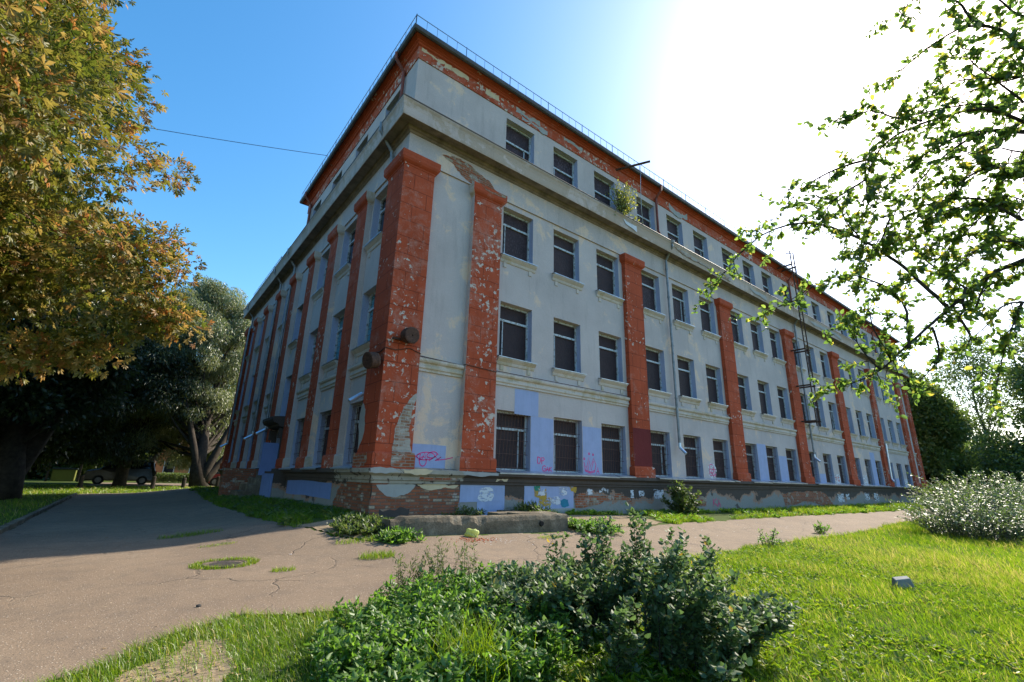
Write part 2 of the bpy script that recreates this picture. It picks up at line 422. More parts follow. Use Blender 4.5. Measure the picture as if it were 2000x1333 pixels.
# ------------------------------------------------------------------ ground
def inpoly(px, py, poly):
    poly = np.asarray(poly, float); ins = np.zeros(px.shape, bool); j = len(poly)-1
    for i in range(len(poly)):
        xi, yi = poly[i]; xj, yj = poly[j]
        c = ((yi > py) != (yj > py)) & (px < (xj-xi)*(py-yi)/(yj-yi+1e-12)+xi)
        ins ^= c; j = i
    return ins
def grid_sheet(xs, ys, dz, name, mat, keep=None, up=None):
    X, Y = np.meshgrid(xs, ys); Z = zg(X, Y)+dz
    if up is not None: Z = Z+up(X, Y)
    V = np.stack([X.ravel(), Y.ravel(), Z.ravel()], 1); nx = len(xs); ny = len(ys)
    i, j = np.meshgrid(np.arange(nx-1), np.arange(ny-1)); a = (j*nx+i).ravel()
    F = np.stack([a, a+1, a+1+nx, a+nx], 1)
    if keep is not None:
        cx = V[F].mean(1); F = F[keep(cx[:, 0], cx[:, 1])]
        u, inv = np.unique(F, return_inverse=True); V = V[u]; F = inv.reshape(F.shape)
    return mesh_np(name, V, [F], mat, smooth=True)

ASPHALT = [(-6.55,24.2),(-6.55,-14),(-6.2,-16),(-5.9,-12),(-5.5,-8),(-5.22,-6.85),(-4.86,-6.57),(-4.59,-6.43),(-4.25,-5.97),(-4.06,-5.87),(-3.63,-5.80),
    (-3.13,-6.02),(-2.88,-6.15),(-2.24,-6.2),(-.71,-5.86),(1.5,-5.85),(5.14,-5.8),(8,-5.55),(11.8,-5.35),(17.2,-5.13),(22.2,-4.55),(30,-4.3),(58,-4.3),
    (58,-2.4),(28.4,-2.4),(15.5,-2.2),(6.8,-2.65),(4,-2.75),(3.5,-2.95),(-.6,-2.8),(-.81,-2.85),(-1.32,-2.66),(-1.67,-2.05),(-2.0,-.46),(-2.22,2.65),(-2.29,8.75),(-1.94,15.2),(-1.7,18.3),(-1.6,24.2)]
def wob(x, y, k=1.0):
    return (np.sin(x*3.1*k+1.3*y)+np.sin(y*4.3*k-1.7*x+1)+.7*np.sin(9.7*x*k+2)+.7*np.sin(8.3*y*k+.5))*.33
def on_asphalt(x, y, d=.1):
    return inpoly(x+d*wob(x, y), y+d*wob(y, x+5), ASPHALT)
def lawn_rise(x, y):
    return np.where(x < -6.6, .06, 0)*sm(-6.6, -6.9, x)

def soil_mat():
    t = NT('soil_and_turf'); p = t.coord()
    n = t.noise(p, 1.3, 6, .62); f = t.noise(p, 22, 6, .7)
    g = t.mix(f, (.045,.075,.014), (.085,.115,.026)); s = t.mix(f, (.10,.075,.045), (.20,.155,.10))
    col = t.mix(t.ramp(n, [(.56, 0), (.68, 1)]), g, s)
    t.bsdf(col, .95, t.bump(f, .8, .03), .1); return t.m
def dirt_mat():
    t = NT('trodden_earth'); p = t.coord()
    n = t.noise(p, 1.5, 6, .62); f = t.noise(p, 26, 6, .7)
    vo = t.voro(p, 30, out='Color'); bw = t.n('ShaderNodeRGBToBW'); t.l(vo, bw.inputs[0])
    col = t.mix(n, (.20,.15,.095), (.31,.24,.16)); col = t.mix(t.ramp(bw.outputs[0], [(.6, 0), (.95, .4)]), col, (.36,.28,.18)); col = t.mix(t.ramp(bw.outputs[0], [(.1, .45), (.3, 0)]), col, (.11,.08,.05)); col = t.mix(.3, col, t.ramp(f, [(.3, .1), (.7, .9)]), 'OVERLAY')
    t.bsdf(col, .95, t.bump(f, .15, .01), .1); return t.m
def asphalt_mat():
    t = NT('worn_asphalt'); p = t.coord()
    n = t.noise(p, .45, 5, .6); m = t.noise(p, 3.2, 7, .68); f = t.noise(p, 60, 4, .75)
    col = t.mix(t.ramp(n, [(.3, 0), (.7, 1)]), (.180,.130,.090), (.245,.180,.124))
    col = t.mix(t.math('MULTIPLY', t.ramp(m, [(.46, 0), (.72, 1)]), .5), col, (.115,.094,.076))
    vo = t.n('ShaderNodeTexVoronoi'); vo.inputs['Scale'].default_value = 38; t.l(p, vo.inputs['Vector'])
    bw = t.n('ShaderNodeRGBToBW'); t.l(vo.outputs['Color'], bw.inputs[0])
    st = t.math('MULTIPLY', t.ramp(vo.outputs['Distance'], [(.16, 1), (.3, 0)]), t.ramp(bw.outputs[0], [(.52, 0), (.62, 1)]))
    col = t.mix(t.math('MULTIPLY', st, .8), col, (.44,.37,.29))
    dk = t.math('MULTIPLY', t.ramp(vo.outputs['Distance'], [(.2, 1), (.36, 0)]), t.ramp(bw.outputs[0], [(.3, 1), (.36, 0)]))
    col = t.mix(t.math('MULTIPLY', dk, .55), col, (.07,.058,.05))
    col = t.mix(.3, col, t.ramp(f, [(.3, .1), (.7, .9)]), 'OVERLAY')
    # fine cracks
    wv = t.n('ShaderNodeTexNoise'); wv.inputs['Scale'].default_value = 1.6; wv.inputs['Detail'].default_value = 5; t.l(p, wv.inputs['Vector'])
    ad = t.n('ShaderNodeVectorMath', operation='MULTIPLY_ADD'); t.l(wv.outputs['Color'], ad.inputs[0]); ad.inputs[1].default_value = (.6,.6,.6); t.l(p, ad.inputs[2])
    cr = t.voro(ad.outputs[0], .5, 'DISTANCE_TO_EDGE')
    ck = t.math('MULTIPLY', t.ramp(cr, [(0, 1), (.009, 0)]), t.ramp(t.noise(p, .7, 3), [(.42, 0), (.55, 1)]))
    col = t.mix(t.math('MULTIPLY', ck, .5), col, (.05,.042,.036))
    h = t.math('ADD', t.math('ADD', f, t.math('MULTIPLY', st, .6)), t.math('MULTIPLY', ck, -2))
    t.bsdf(col, .88, t.bump(h, .6, .012), .25); return t.m
M['soil'] = soil_mat(); M['dirt'] = dirt_mat(); M['asphalt'] = asphalt_mat()
xs = np.concatenate([[-500,-300,-180,-110,-70,-45,-30,-22,-17], np.arange(-14, 30, .3), np.arange(30, 62, 1.5), [64,75,95,130,200,320,500]])
ys = np.concatenate([[-400,-220,-120,-70,-40,-26,-18], np.arange(-14, 8, .3), np.arange(8, 40, 1.0), [42,48,60,80,110,160,240,380,600]])
tag(grid_sheet(xs, ys, 0, 'ground', M['soil'], up=lawn_rise), kind='structure')
ax = np.concatenate([np.arange(-6.6, -2.3, .022), np.arange(-2.3, 12, .06), np.arange(12, 58.2, .14)]); ay = np.concatenate([np.arange(-14, -8.6, .12), np.arange(-8.6, -5.4, .022), np.arange(-5.4, -1.5, .05), np.arange(-1.5, 24.4, .3)])
tag(grid_sheet(ax, ay, .022, 'asphalt_road', M['asphalt'], keep=lambda x, y: on_asphalt(x, y)), kind='structure')
# trodden earth by the wall foot and the worn spot in the near lawn
EARTH = [(-1.2,-2.7),(-1.6,-1.9),(-1.9,-.6),(-.9,-.35),(-.3,-1.2),(.4,-2.2),(-.5,-2.72)]
EARTH2 = [(3.6,-2.9),(4.6,-2.6),(6.5,-2.65),(8.4,-2.3),(8.2,-.9),(6,-.5),(3.6,-.4)]
EARTH3 = [(-4.5,-6.75),(-4.22,-6.3),(-3.95,-6.35),(-3.9,-7.0),(-4.15,-7.7),(-4.6,-8.0),(-4.75,-7.3)]
def on_earth(x, y):
    a = x+.12*wob(x, y); b = y+.12*wob(y, x)
    return inpoly(a, b, EARTH) | inpoly(a, b, EARTH2) | inpoly(a, b, EARTH3)
tag(grid_sheet(np.concatenate([np.arange(-5.2, -3.6, .022), np.arange(-3.6, 9, .06)]), np.concatenate([np.arange(-8.4, -6, .022), np.arange(-6, 0, .05)]), .013, 'earth_path', M['dirt'], keep=on_earth), kind='structure')

# ------------------------------------------------------------------ the building
B = empty('school_building', (0,0,0), 'long derelict four-storey grey building with red pilasters and boarded windows', 'building')
def W(side, s, n, z): return (s, -n, z) if side == 'R' else (-n, s, z)
def fb(mb, side, s0, s1, n0, n1, z0, z1, m=0): mb.box(W(side, s0, n0, z0), W(side, s1, n1, z1), m)

X0, PP, SS, WW = 3.607, 7.568, 2.3506, 1.342
YF, QQ, WL = 2.4565, 2.8875, 1.26
wins = []       # side, s0, s1, z0, z1, storey, row info
for k in range(6):
    for j in range(3):
        s = X0+k*PP+j*SS
        for st, (z0, z1) in enumerate(((2.08,3.85),(5.54,7.36),(9.04,10.85),(12.93,14.54))):
            wins.append(('R', s, s+WW, z0, z1, st, k*3+j))
for k in range(8):
    e = YF+k*QQ
    if k == 3:
        wins += [('L', e-WL, e, 4.1, 5.95, 5, k), ('L', e-WL, e, 7.5, 9.25, 5, k)]
    else:
        for st, (z0, z1) in enumerate(((2.08,3.85),(5.54,7.36),(9.04,10.85))):
            wins.append(('L', e-WL, e, z0, z1, st, k))
    if k < 4: wins.append(('L', e-WL, e, 12.93, 14.54, 3, k))
DOOR = (YF+3*QQ-1.45, YF+3*QQ-.15, 1.0, 3.55)

def wall_front(mb, side, s0, s1, z0, z1, holes):
    S = sorted({s0, s1, *[h[0] for h in holes], *[h[1] for h in holes]}); Z = sorted({z0, z1, *[h[2] for h in holes], *[h[3] for h in holes]})
    S = [a for a in S if s0-1e-6 <= a <= s1+1e-6]; Z = [a for a in Z if z0-1e-6 <= a <= z1+1e-6]
    for a, b in zip(S, S[1:]):
        for c, d in zip(Z, Z[1:]):
            mx, mz = (a+b)/2, (c+d)/2
            if any(h[0] < mx < h[1] and h[2] < mz < h[3] for h in holes): continue
            mb.face([W(side, a, 0, c), W(side, b, 0, c), W(side, b, 0, d), W(side, a, 0, d)])
    for (a, b, c, d) in holes:
        D = -.33
        mb.face([W(side,a,0,c), W(side,a,D,c), W(side,a,D,d), W(side,a,0,d)], 1)
        mb.face([W(side,b,0,c), W(side,b,D,c), W(side,b,D,d), W(side,b,0,d)], 1)
        mb.face([W(side,a,0,d), W(side,b,0,d), W(side,b,D,d), W(side,a,D,d)], 2)
        mb.face([W(side,a,0,c), W(side,b,0,c), W(side,b,D,c), W(side,a,D,c)], 0)
M['reveal'] = plaster('blue_grey_reveal', (.38,.42,.58), (.42,.40,.40), .58)
mb = MB()
wall_front(mb, 'R', 0, LX, .3, 15.45, [(w[1],w[2],w[3],w[4]) for w in wins if w[0] == 'R'])
wall_front(mb, 'L', 0, LY, .3, 12.4, [(w[1],w[2],w[3],w[4]) for w in wins if w[0] == 'L' and w[4] < 12.4]+[DOOR])
wall_front(mb, 'L', 0, DA, 12.4, 15.45, [(w[1],w[2],w[3],w[4]) for w in wins if w[0] == 'L' and w[4] > 12.4])
mb.face([(LX,0,.3),(LX,LY,.3),(LX,LY,12.4),(LX,0,12.4)]); mb.face([(LX,0,12.4),(LX,DA,12.4),(LX,DA,15.45),(LX,0,15.45)])
mb.face([(0,LY,.3),(LX,LY,.3),(LX,LY,12.4),(0,LY,12.4)]); mb.face([(0,DA,12.4),(LX,DA,12.4),(LX,DA,15.45),(0,DA,15.45)])
mb.build('wall', [M['wall'], M['reveal'], M['trim']], B)

def ring(mb, x0, x1, y0, y1, prof, m=0, mats=None):
    """closed mitred moulding round a rectangle; prof of (n, z)"""
    rows = []
    for (n, z) in prof:
        i = len(mb.v); mb.v += [(x0-n,y0-n,z),(x1+n,y0-n,z),(x1+n,y1+n,z),(x0-n,y1+n,z)]; rows.append(i)
    for q, (a, b) in enumerate(zip(rows, rows[1:])):
        for j in range(4):
            k = (j+1) % 4; mb.f.append([a+j, a+k, b+k, b+j]); mb.m.append(mats[q] if mats else m)
# plinth and its ledge
mb = MB(); ring(mb, 0, LX, 0, LY, [(.13,.2),(.13,1.66)]); mb.build('plinth', M['plinth'], B)
mb = MB(); ring(mb, 0, LX, 0, LY, [(.13,1.655),(.17,1.66),(.17,1.72),(.2,1.74),(.2,1.83),(.27,1.88),(.31,1.90),(.31,2.0),(0,2.055)])
mb.build('plinth_ledge', M['brown'], B)
# zinc sheet on the ledge, one length per bay, each bent a little
def flashing(side, a, b):
    cuts = [a]
    while cuts[-1] < b-2.4: cuts.append(cuts[-1]+random.uniform(1.5, 2.2))
    cuts.append(b)
    for c, d in zip(cuts, cuts[1:]):
        e0, e1 = random.uniform(-.012, .012), random.uniform(-.02, .015); mb = MB()
        n0 = .36+random.uniform(-.02, .03)
        mb.face([W(side,c+.004,.003,2.085), W(side,d-.004,.003,2.085), W(side,d-.004,n0,2.015+e1), W(side,c+.004,n0,2.015+e0)])
        mb.face([W(side,c+.004,n0,2.015+e0), W(side,d-.004,n0,2.015+e1), W(side,d-.004,n0-.004,1.975+e1), W(side,c+.004,n0-.004,1.975+e0)])
        mb.build('ledge_flashing', M['flash'], B)
PC = [2.85+PP*k for k in range(7)]
LC = [3.05+QQ*k for k in range(7)]
for a, b in zip(PC, PC[1:]): flashing('R', a+.68, b-.68)
for k, (a, b) in enumerate(zip([.3]+LC, LC+[LY-.3])):
    if k != 3: flashing('L', a+.6, b-.6)

# cornice, frieze, attic moulding
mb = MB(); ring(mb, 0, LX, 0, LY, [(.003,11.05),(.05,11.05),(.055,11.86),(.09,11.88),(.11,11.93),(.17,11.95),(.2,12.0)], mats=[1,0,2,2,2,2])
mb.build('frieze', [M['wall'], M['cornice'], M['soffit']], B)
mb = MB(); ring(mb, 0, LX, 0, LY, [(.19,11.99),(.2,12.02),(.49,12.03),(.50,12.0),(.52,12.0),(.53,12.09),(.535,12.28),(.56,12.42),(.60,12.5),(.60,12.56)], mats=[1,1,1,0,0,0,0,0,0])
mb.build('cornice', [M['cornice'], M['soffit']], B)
mb = MB(); ring(mb, 0, LX, 0, LY, [(.605,12.53),(.62,12.565),(.61,12.585),(.0,12.80)]); mb.build('cornice_gutter', M['roof'], B)
mb = MB(); ring(mb, 0, LX, 0, DA, [(.003,14.80),(.03,14.80),(.03,15.28)]); mb.build('attic_band', M['redband'], B)
mb = MB(); ring(mb, 0, LX, 0, DA, [(.03,15.27),(.09,15.30),(.10,15.345),(.15,15.37),(.155,15.40),(.22,15.42),(.27,15.45),(.285,15.5)]); mb.build('attic_cornice', M['redplain'], B)
mb = MB(); prof = [(.285,15.49),(.30,15.44),(.35,15.42),(.40,15.45),(.42,15.52),(.42,15.58),(.39,15.58),(.25,15.56)]
ring(mb, 0, LX, 0, DA, prof); mb.build('attic_gutter', M['gutter'], B)
mb = MB(); ring(mb, 0, LX, 0, DA, [(.38,15.555),(.30,15.60),(-2.5,16.15)])
mb.face([(2.5,2.5,16.15),(LX-2.5,2.5,16.15),(LX-2.5,DA-2.5,16.15),(2.5,DA-2.5,16.15)])
mb.face([(-.5,DA+.3,12.9),(LX+.5,DA+.3,13.5),(LX+.5,LY+.58,12.6),(-.58,LY+.58,12.6)])
mb.face([(-.58,DA-.1,12.6),(-.58,LY+.58,12.6),(.4,LY-2,13.1),(.4,DA-.1,13.1)]); mb.build('roof', M['roof'], B)

# roof railing
mb = MB()
def rail(p0, p1, h, post=1.9, bal=.38):
    p0, p1 = Vector(p0), Vector(p1); L = (p1-p0).length; d = (p1-p0)/L; n = int(L/bal)
    for z in (h, .06): mb.tube([p0+Vector((0,0,z)), p1+Vector((0,0,z))], .014, 5)
    for i in range(n+1):
        q = p0+d*min(L, i*bal); r = .017 if i % 5 == 0 else .008
        mb.tube([q+Vector((0,0,-.04)), q+Vector((0,0,h+(.03 if i % 5 == 0 else 0)))], r, 5, caps=False)
a = .36
rail((-a,-a,15.58),(LX+a,-a,15.58),.43); rail((-a,-a,15.58),(-a,DA+a,15.58),.43)
rail((-.45,14.6,12.62),(-.45,22.0,12.62),.5)
mb.build('roof_railing', M['steel'], B)

# pilasters
def pilaster(x0, x1, y0, y1, mats, base=True, worn=None):
    mb = MB(); rows = []
    prof = ([(.07,2.0),(.07,2.34),(.05,2.38),(0,2.4)] if base else [(.03,2.0),(.03,2.05),(0,2.06)])+[(0,10.62),(.02,10.64),(.02,10.68),(.05,10.70),(.10,10.75),(.125,10.82),(.12,10.9),(.125,10.93),(.125,11.04),(-.1,11.07)]
    for e, z in prof:
        i = len(mb.v); mb.v += [(x0-e,y0-e,z),(x1+e,y0-e,z),(x1+e,y1+e,z),(x0-e,y1+e,z)]; rows.append(i)
    nb = 3 if base else 2
    for q, (a, b) in enumerate(zip(rows, rows[1:])):
        zone = 0 if q < nb else (1 if q == nb else 2)
        for j in range(4):
            k = (j+1) % 4; mb.f.append([a+j, a+k, b+k, b+j]); mb.m.append(mats(zone, j))
    return mb.build('pilaster', [M['redworn'], M['red'], M['redplain'], M['wall'], M['trim'], M['redworn']], B)
# j: 0 = front (-y), 1 = +x, 2 = +y, 3 = -x
pilaster(-.18, .82, -.18, .95, lambda z, j: 0 if (z < 2 and j in (0,)) else (1 if z < 2 else 2))
for k, c in enumerate(PC):
    if k == 0: f = lambda z, j: (4 if z != 1 else 3) if j == 3 else (0 if z < 2 else 2)
    elif k in (5, 6): f = lambda z, j: 0
    else: f = lambda z, j: 1 if z < 2 else 2
    pilaster(c-.55, c+.55, -.18, .06, f, base=True)
pilaster(LX-.82, LX+.18, -.18, .9, lambda z, j: 0)
for k, c in enumerate(LC):
    pilaster(-.18, .06, c-.46, c+.46, lambda z, j: (4 if z != 1 else 3) if j in (0, 2) else (1 if z < 2 else 2))
pilaster(-.18, .9, LY-.82, LY+.18, lambda z, j: 1 if z < 2 else 2)

# belt course between the pilasters
def belt(side, a, b, z=0):
    mb = MB(); prof = [(.003,4.60),(.05,4.61),(.05,4.67),(.085,4.70),(.085,4.76),(.065,4.78),(.065,4.83),(.12,4.86),(.14,4.90),(.14,4.95),(.003,5.0)]
    rows = []
    for n, zz in prof:
        i = len(mb.v); mb.v += [W(side, a, n, zz), W(side, b, n, zz)]; rows.append(i)
    for q, (u, v) in enumerate(zip(rows, rows[1:])): mb.f.append([u, u+1, v+1, v]); mb.m.append(1 if q == len(rows)-2 else 0)
    for e in (0, 1): mb.f.append([r+e for r in rows]); mb.m.append(0)
    mb.build('belt_course', [M['trim'], M['cornice']], B)
belt('R', .83, PC[0]-.57)
for a, b in zip(PC, PC[1:]): belt('R', a+.57, b-.57)
belt('R', PC[-1]+.57, LX-.84)
for k, (a, b) in enumerate(zip([.49]+LC, LC+[LY-.36])):
    if k != 3: belt('L', a+.48, b-.48)

# windows
def window(side, s0, s1, z0, z1, st, idx):
    h = z1-z0; w = s1-s0; mb = MB(); g = .003
    left = s0+g; right = s1-g
    # jambs and head
    fb(mb, side, left, left+.05, -.31, -.21, z0+g, z1-g); fb(mb, side, right-.05, right, -.31, -.21, z0+g, z1-g)
    fb(mb, side, left+.05, right-.05, -.31, -.21, z1-.07, z1-g); fb(mb, side, left+.05, right-.05, -.31, -.21, z0+g, z0+.055)
    zt = z0+h*(.70 if st in (0,1,2,5) else .52)
    if True:
        dz = random.uniform(-.012, .012)
        mb.face([W(side,left+.05,-.205,zt-.035), W(side,right-.05,-.205,zt-.035+dz), W(side,right-.05,-.205,zt+.035+dz), W(side,left+.05,-.205,zt+.035)])
        fb(mb, side, left+.05, right-.05, -.28, -.208, zt-.03, zt+.03)
        m0 = s0+w*((.19+random.choice((0,0,0,.02,.58))) if side == 'R' else .5)
        if random.random() < .88: fb(mb, side, m0-.014, m0+.014, -.28, -.225, z0+.055, zt-.035)
    fr = mb.build('window', M['frame'], B)
    mb = MB(); mb.face([W(side,left,-.262,z0), W(side,right,-.262,z0), W(side,right,-.262,z1), W(side,left,-.262,z1)])
    if side == 'L' and idx < 2 and st == 1: mb.build('pane', M['gridglass'], fr)
    elif side == 'L' and st != 0: mb.build('pane', M['glass'], fr)
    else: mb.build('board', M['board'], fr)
    if st in (1, 2, 5) and not (st == 5 and z0 < 5):
        mb = MB(); a, b = s0-.09, s1+.10
        if side == 'L': a, b = s0-.04, s1+.04
        prof = [(.003,-.30),(.03,-.28),(.05,-.22),(.05,-.2),(.10,-.15),(.14,-.11),(.14,-.065),(.003,-.06)]
        rows = []
        for n, dz in prof:
            i = len(mb.v); mb.v += [W(side,a,n,z0+dz), W(side,b,n,z0+dz)]; rows.append(i)
        for u, v in zip(rows, rows[1:]): mb.f.append([u,u+1,v+1,v]); mb.m.append(0)
        for e in (0,1): mb.f.append([r+e for r in rows]); mb.m.append(0)
        for c in (s0+.05, s1-.19): fb(mb, side, c, c+.13, .002, .028, z0-.46, z0-.296)
        t0, t1 = random.uniform(-.01,.01), random.uniform(-.012,.012)
        mb.face([W(side,a-.01,-.20,z0+.012), W(side,b+.03,-.20,z0+.012), W(side,b+.03,.165,z0-.05+t1), W(side,a-.01,.165,z0-.05+t0)], 1)
        mb.face([W(side,a-.01,.165,z0-.05+t0), W(side,b+.03,.165,z0-.05+t1), W(side,b+.03,.163,z0-.075+t1), W(side,a-.01,.163,z0-.075+t0)], 1)
        mb.build('window_sill', [M['trim'], M['flash']], fr)
    if st == 0:
        mb = MB(); nb = 9
        for i in range(nb+1):
            s = left+.05+(w-.22)*i/nb; bend = random.uniform(.015,.05)
            mb.tube([W(side,s,-.095,z0+.04), W(side,s+.03+bend,-.09,z0+h*.45), W(side,s+.12,-.095,z1-.05)], .0062, 5, caps=False)
        for q in (.05,.27,.5,.73,.95):
            mb.tube([W(side,left+.03,-.085,z0+h*q), W(side,right-.03,-.085,z0+h*q+random.uniform(-.01,.01))], .0075, 5, caps=False)
        mb.build('security_grille', M['bar'], fr)
for w in wins: window(*w)
# ------------------------------------------------------------------ patches, graffiti and fittings of the building
def jag(pts, amp, depth, seed):
    """polygon outline roughened by midpoint displacement"""
    r = random.Random(seed); pts = [Vector((p[0], p[1])) for p in pts]
    for _ in range(depth):
        out = []
        for a, b in zip(pts, pts[1:]+pts[:1]):
            d = b-a; n = Vector((-d.y, d.x))
            out += [a, (a+b)/2+n*r.uniform(-amp, amp)]
        pts = out
    return pts
def sheet(name, side, pts, n, mat, amp=0.0, depth=3, seed=1, label=None):
    P = jag(pts, amp, depth, seed) if amp else [Vector(p) for p in pts]
    from mathutils.geometry import tessellate_polygon
    V = [W(side, p[0], n, p[1]) for p in P]
    tri = tessellate_polygon([[Vector((p[0], p[1], 0)) for p in P]])
    me = bpy.data.meshes.new(name); me.from_pydata(V, [], [list(t) for t in tri]); me.materials.append(mat); me.update()
    o = bpy.data.objects.new(name, me); C.objects.link(o); o.parent = B
    if label: o['label'] = label
    return o
def rect(s0, s1, z0, z1): return [(s0,z0),(s1,z0),(s1,z1),(s0,z1)]
# bare brick on the corner pilaster
sheet('bare_brick', 'R', [(.815,3.95),(.60,3.72),(.47,3.5),(.36,3.2),(.29,2.95),(.275,2.6),(.27,2.42),(.815,2.42)], .183, M['brickpale'], .10, 4, 3, 'bare brick where the red plaster fell off the corner pilaster')
sheet('bare_brick', 'R', [(.24,2.40),(.86,2.40),(.87,2.06),(.25,2.06)], .253, M['brick'], .05, 3, 5)
sheet('bare_brick', 'L', [(.98,2.40),(.12,2.38),(.05,2.2),(.2,2.06),(.98,2.06)], .253, M['brick'], .10, 3, 6)
sheet('plaster_patch', 'L', [(.945,3.7),(.70,3.5),(.62,3.1),(.72,2.7),(.945,2.45)], .183, M['greypatch'], .12, 3, 8)
# bare brick above the second pilaster, under the cornice
sheet('bare_brick', 'R', [(1.03,11.62),(1.5,11.78),(1.95,11.78),(2.5,11.62),(2.9,11.52),(3.45,11.22),(3.6,11.08),(2.6,11.12),(2.0,11.14),(1.75,11.3),(1.45,11.5)], .059, M['brick'], .14, 4, 12, 'patch of bare brick under the cornice')
sheet('bare_brick', 'R', [(2.45,11.035),(3.5,11.035),(3.45,10.94),(2.95,10.86),(2.6,10.92)], .309, M['brick'], .1, 3, 14)
# plinth near the corner
sheet('bare_brick', 'R', [(-.13,1.65),(2.33,1.65),(2.36,1.3),(2.30,1.0),(2.34,.6),(-.13,.6)], .134, M['brickold'], .04, 4, 21, 'old bare brick of the plinth by the corner')
sheet('bare_brick', 'L', [(-.13,1.65),(1.9,1.62),(2.2,1.45),(2.5,1.1),(2.2,.6),(-.13,.6)], .134, M['brickold'], .06, 4, 22)
sheet('plaster_patch', 'R', [(-.03,1.62),(1.02,1.63),(.9,1.48),(.72,1.38),(.5,1.33),(.25,1.36),(.05,1.5)], .138, M['greypatch'], .1, 3, 23)
sheet('plaster_patch', 'R', [(1.05,1.64),(2.3,1.64),(2.2,1.56),(1.6,1.52),(1.2,1.56)], .138, M['creampatch'], .1, 3, 24)
sheet('plaster_patch', 'R', [(.1,1.05),(.45,1.03),(.9,1.06),(.85,.86),(.4,.84),(.12,.9)], .138, M['darkpatch'], .16, 3, 25)
sheet('plaster_patch', 'R', [(-.29,2.0),(.35,2.0),(.5,1.93),(.2,1.905),(-.29,1.905)], .314, M['greypatch'], .08, 3, 26)
sheet('plaster_patch', 'R', [(.55,2.0),(1.4,2.0),(1.3,1.92),(.6,1.91)], .314, M['creampatch'], .08, 3, 27)
sheet('bare_brick', 'R', [(1.1,1.83),(2.2,1.83),(2.2,1.745),(1.05,1.745)], .204, M['brick'], .02, 3, 28)
sheet('plaster_patch', 'R', [(2.3,1.99),(3.55,1.99),(3.5,1.91),(2.35,1.91)], .314, M['greypatch'], .05, 3, 29)
sheet('plaster_patch', 'R', [(3.55,1.83),(3.95,1.83),(3.9,1.76),(3.5,1.745)], .204, M['creampatch'], .12, 3, 30)
# pale blue overpaint, front facade
bl = M['bluepatch']
for i, (a, b, c, d) in enumerate(((.9,1.92,2.06,2.66),(4.28,5.27,3.78,4.58),(4.96,5.93,2.06,3.77),(7.32,8.28,2.06,3.66))):
    sheet('paint_patch', 'R', rect(a, b, c, d), .0035, bl, .006, 3, 40+i, 'pale blue overpaint on the grey wall')
for k, j, z in ((2,0,3.9),(2,1,3.4),(4,1,4.4)):
    s = X0+k*PP+j*SS+WW
    sheet('paint_patch', 'R', rect(s+.02, s+.98, 2.06, z), .0035, bl, .006, 3, 50+k*3+j)
for k, j, h in ((3,0,.55),(3,1,.6),(4,0,.65),(4,1,.7),(5,0,.6),(5,1,.6)):
    s = X0+k*PP+j*SS+WW
    sheet('paint_patch', 'R', rect(s+.05, s+.95, 2.06, 2.06+h), .0062, bl if (k+j) % 2 else M['brushwhite'], .012, 3, 60+k*3+j)
sheet('paint_patch', 'R', rect(2.36,3.88,1.2,1.655), .137, bl, .006, 3, 70); sheet('paint_patch', 'R', rect(2.93,3.88,.7,1.2), .137, bl, .006, 3, 71)
sheet('paint_patch', 'R', [(2.93,1.3),(3.0,1.52),(3.2,1.6),(3.45,1.55),(3.5,1.35),(3.4,1.22),(3.1,1.2)], .1405, M['brushwhite'], .12, 3, 72)
sheet('paint_patch', 'R', rect(4.62,6.7,1.0,1.65), .137, bl, .02, 3, 73)
sheet('paint_patch', 'R', [(4.62,1.0),(6.7,1.02),(6.72,.7),(4.62,.7)], .1365, M['greypatch'], .03, 3, 74)
sheet('paint_patch', 'R', [(5.0,1.6),(5.25,1.62),(5.3,1.42),(5.5,1.6),(5.52,1.3),(5.75,1.32),(5.7,1.1),(5.45,1.05),(5.2,1.08),(5.22,1.3),(5.02,1.35)], .1405, M['brushyellow'], .08, 3, 75)
sheet('paint_patch', 'R', [(6.5,1.65),(6.85,1.65),(6.8,1.45),(6.6,1.5)], .1405, M['brushyellow'], .1, 3, 76)
sheet('paint_patch', 'R', [(5.0,1.65),(5.25,1.65),(5.2,1.5),(5.05,1.5)], .144, M['greenpatch'], .16, 3, 77)
sheet('paint_patch', 'R', [(6.05,1.22),(6.45,1.25),(6.5,1.08),(6.15,1.05)], .144, M['tealpatch'], .16, 3, 78)
for i, (a, b, c, d) in enumerate(((5.15,5.45,1.38,1.58),(5.65,6.1,1.12,1.35),(6.05,6.4,1.4,1.62),(7.3,7.6,1.4,1.56),(7.95,8.4,1.45,1.58),(9.6,9.8,1.3,1.55),(10.1,10.4,1.35,1.56),(11.0,11.6,1.28,1.6),(29.6,30.6,1.0,1.5),(31,31.6,1.15,1.5),(34.5,35.4,1.1,1.55),(36.4,37.3,1.0,1.55))):
    sheet('paint_patch', 'R', rect(a, b, c, d), .147, M['brushwhite'], .12, 4, 80+i)
sheet('bare_brick', 'R', [(22.0,1.4),(23.6,1.6),(26.4,1.62),(27.8,1.45),(28.6,1.0),(28.8,.8),(22.2,.8)], .137, M['brick'], .05, 4, 95)
sheet('bare_brick', 'R', [(7.0,1.45),(8.2,1.38),(9.6,1.3),(9.7,1.1),(8.2,1.2),(7.6,1.05),(6.8,1.0),(6.75,1.3)], .1395, M['brick'], .08, 4, 96)
sheet('bare_brick', 'R', [(12.3,1.3),(13.6,1.38),(14.7,1.25),(14.6,.95),(12.4,.9)], .1375, M['brick'], .08, 4, 97)
sheet('maroon_overpaint', 'R', rect(PC[1]-.545, PC[1]+.545, 2.42, 3.82), .1835, M['maroon'], .004, 3, 98, 'maroon overpaint at the foot of a pilaster')
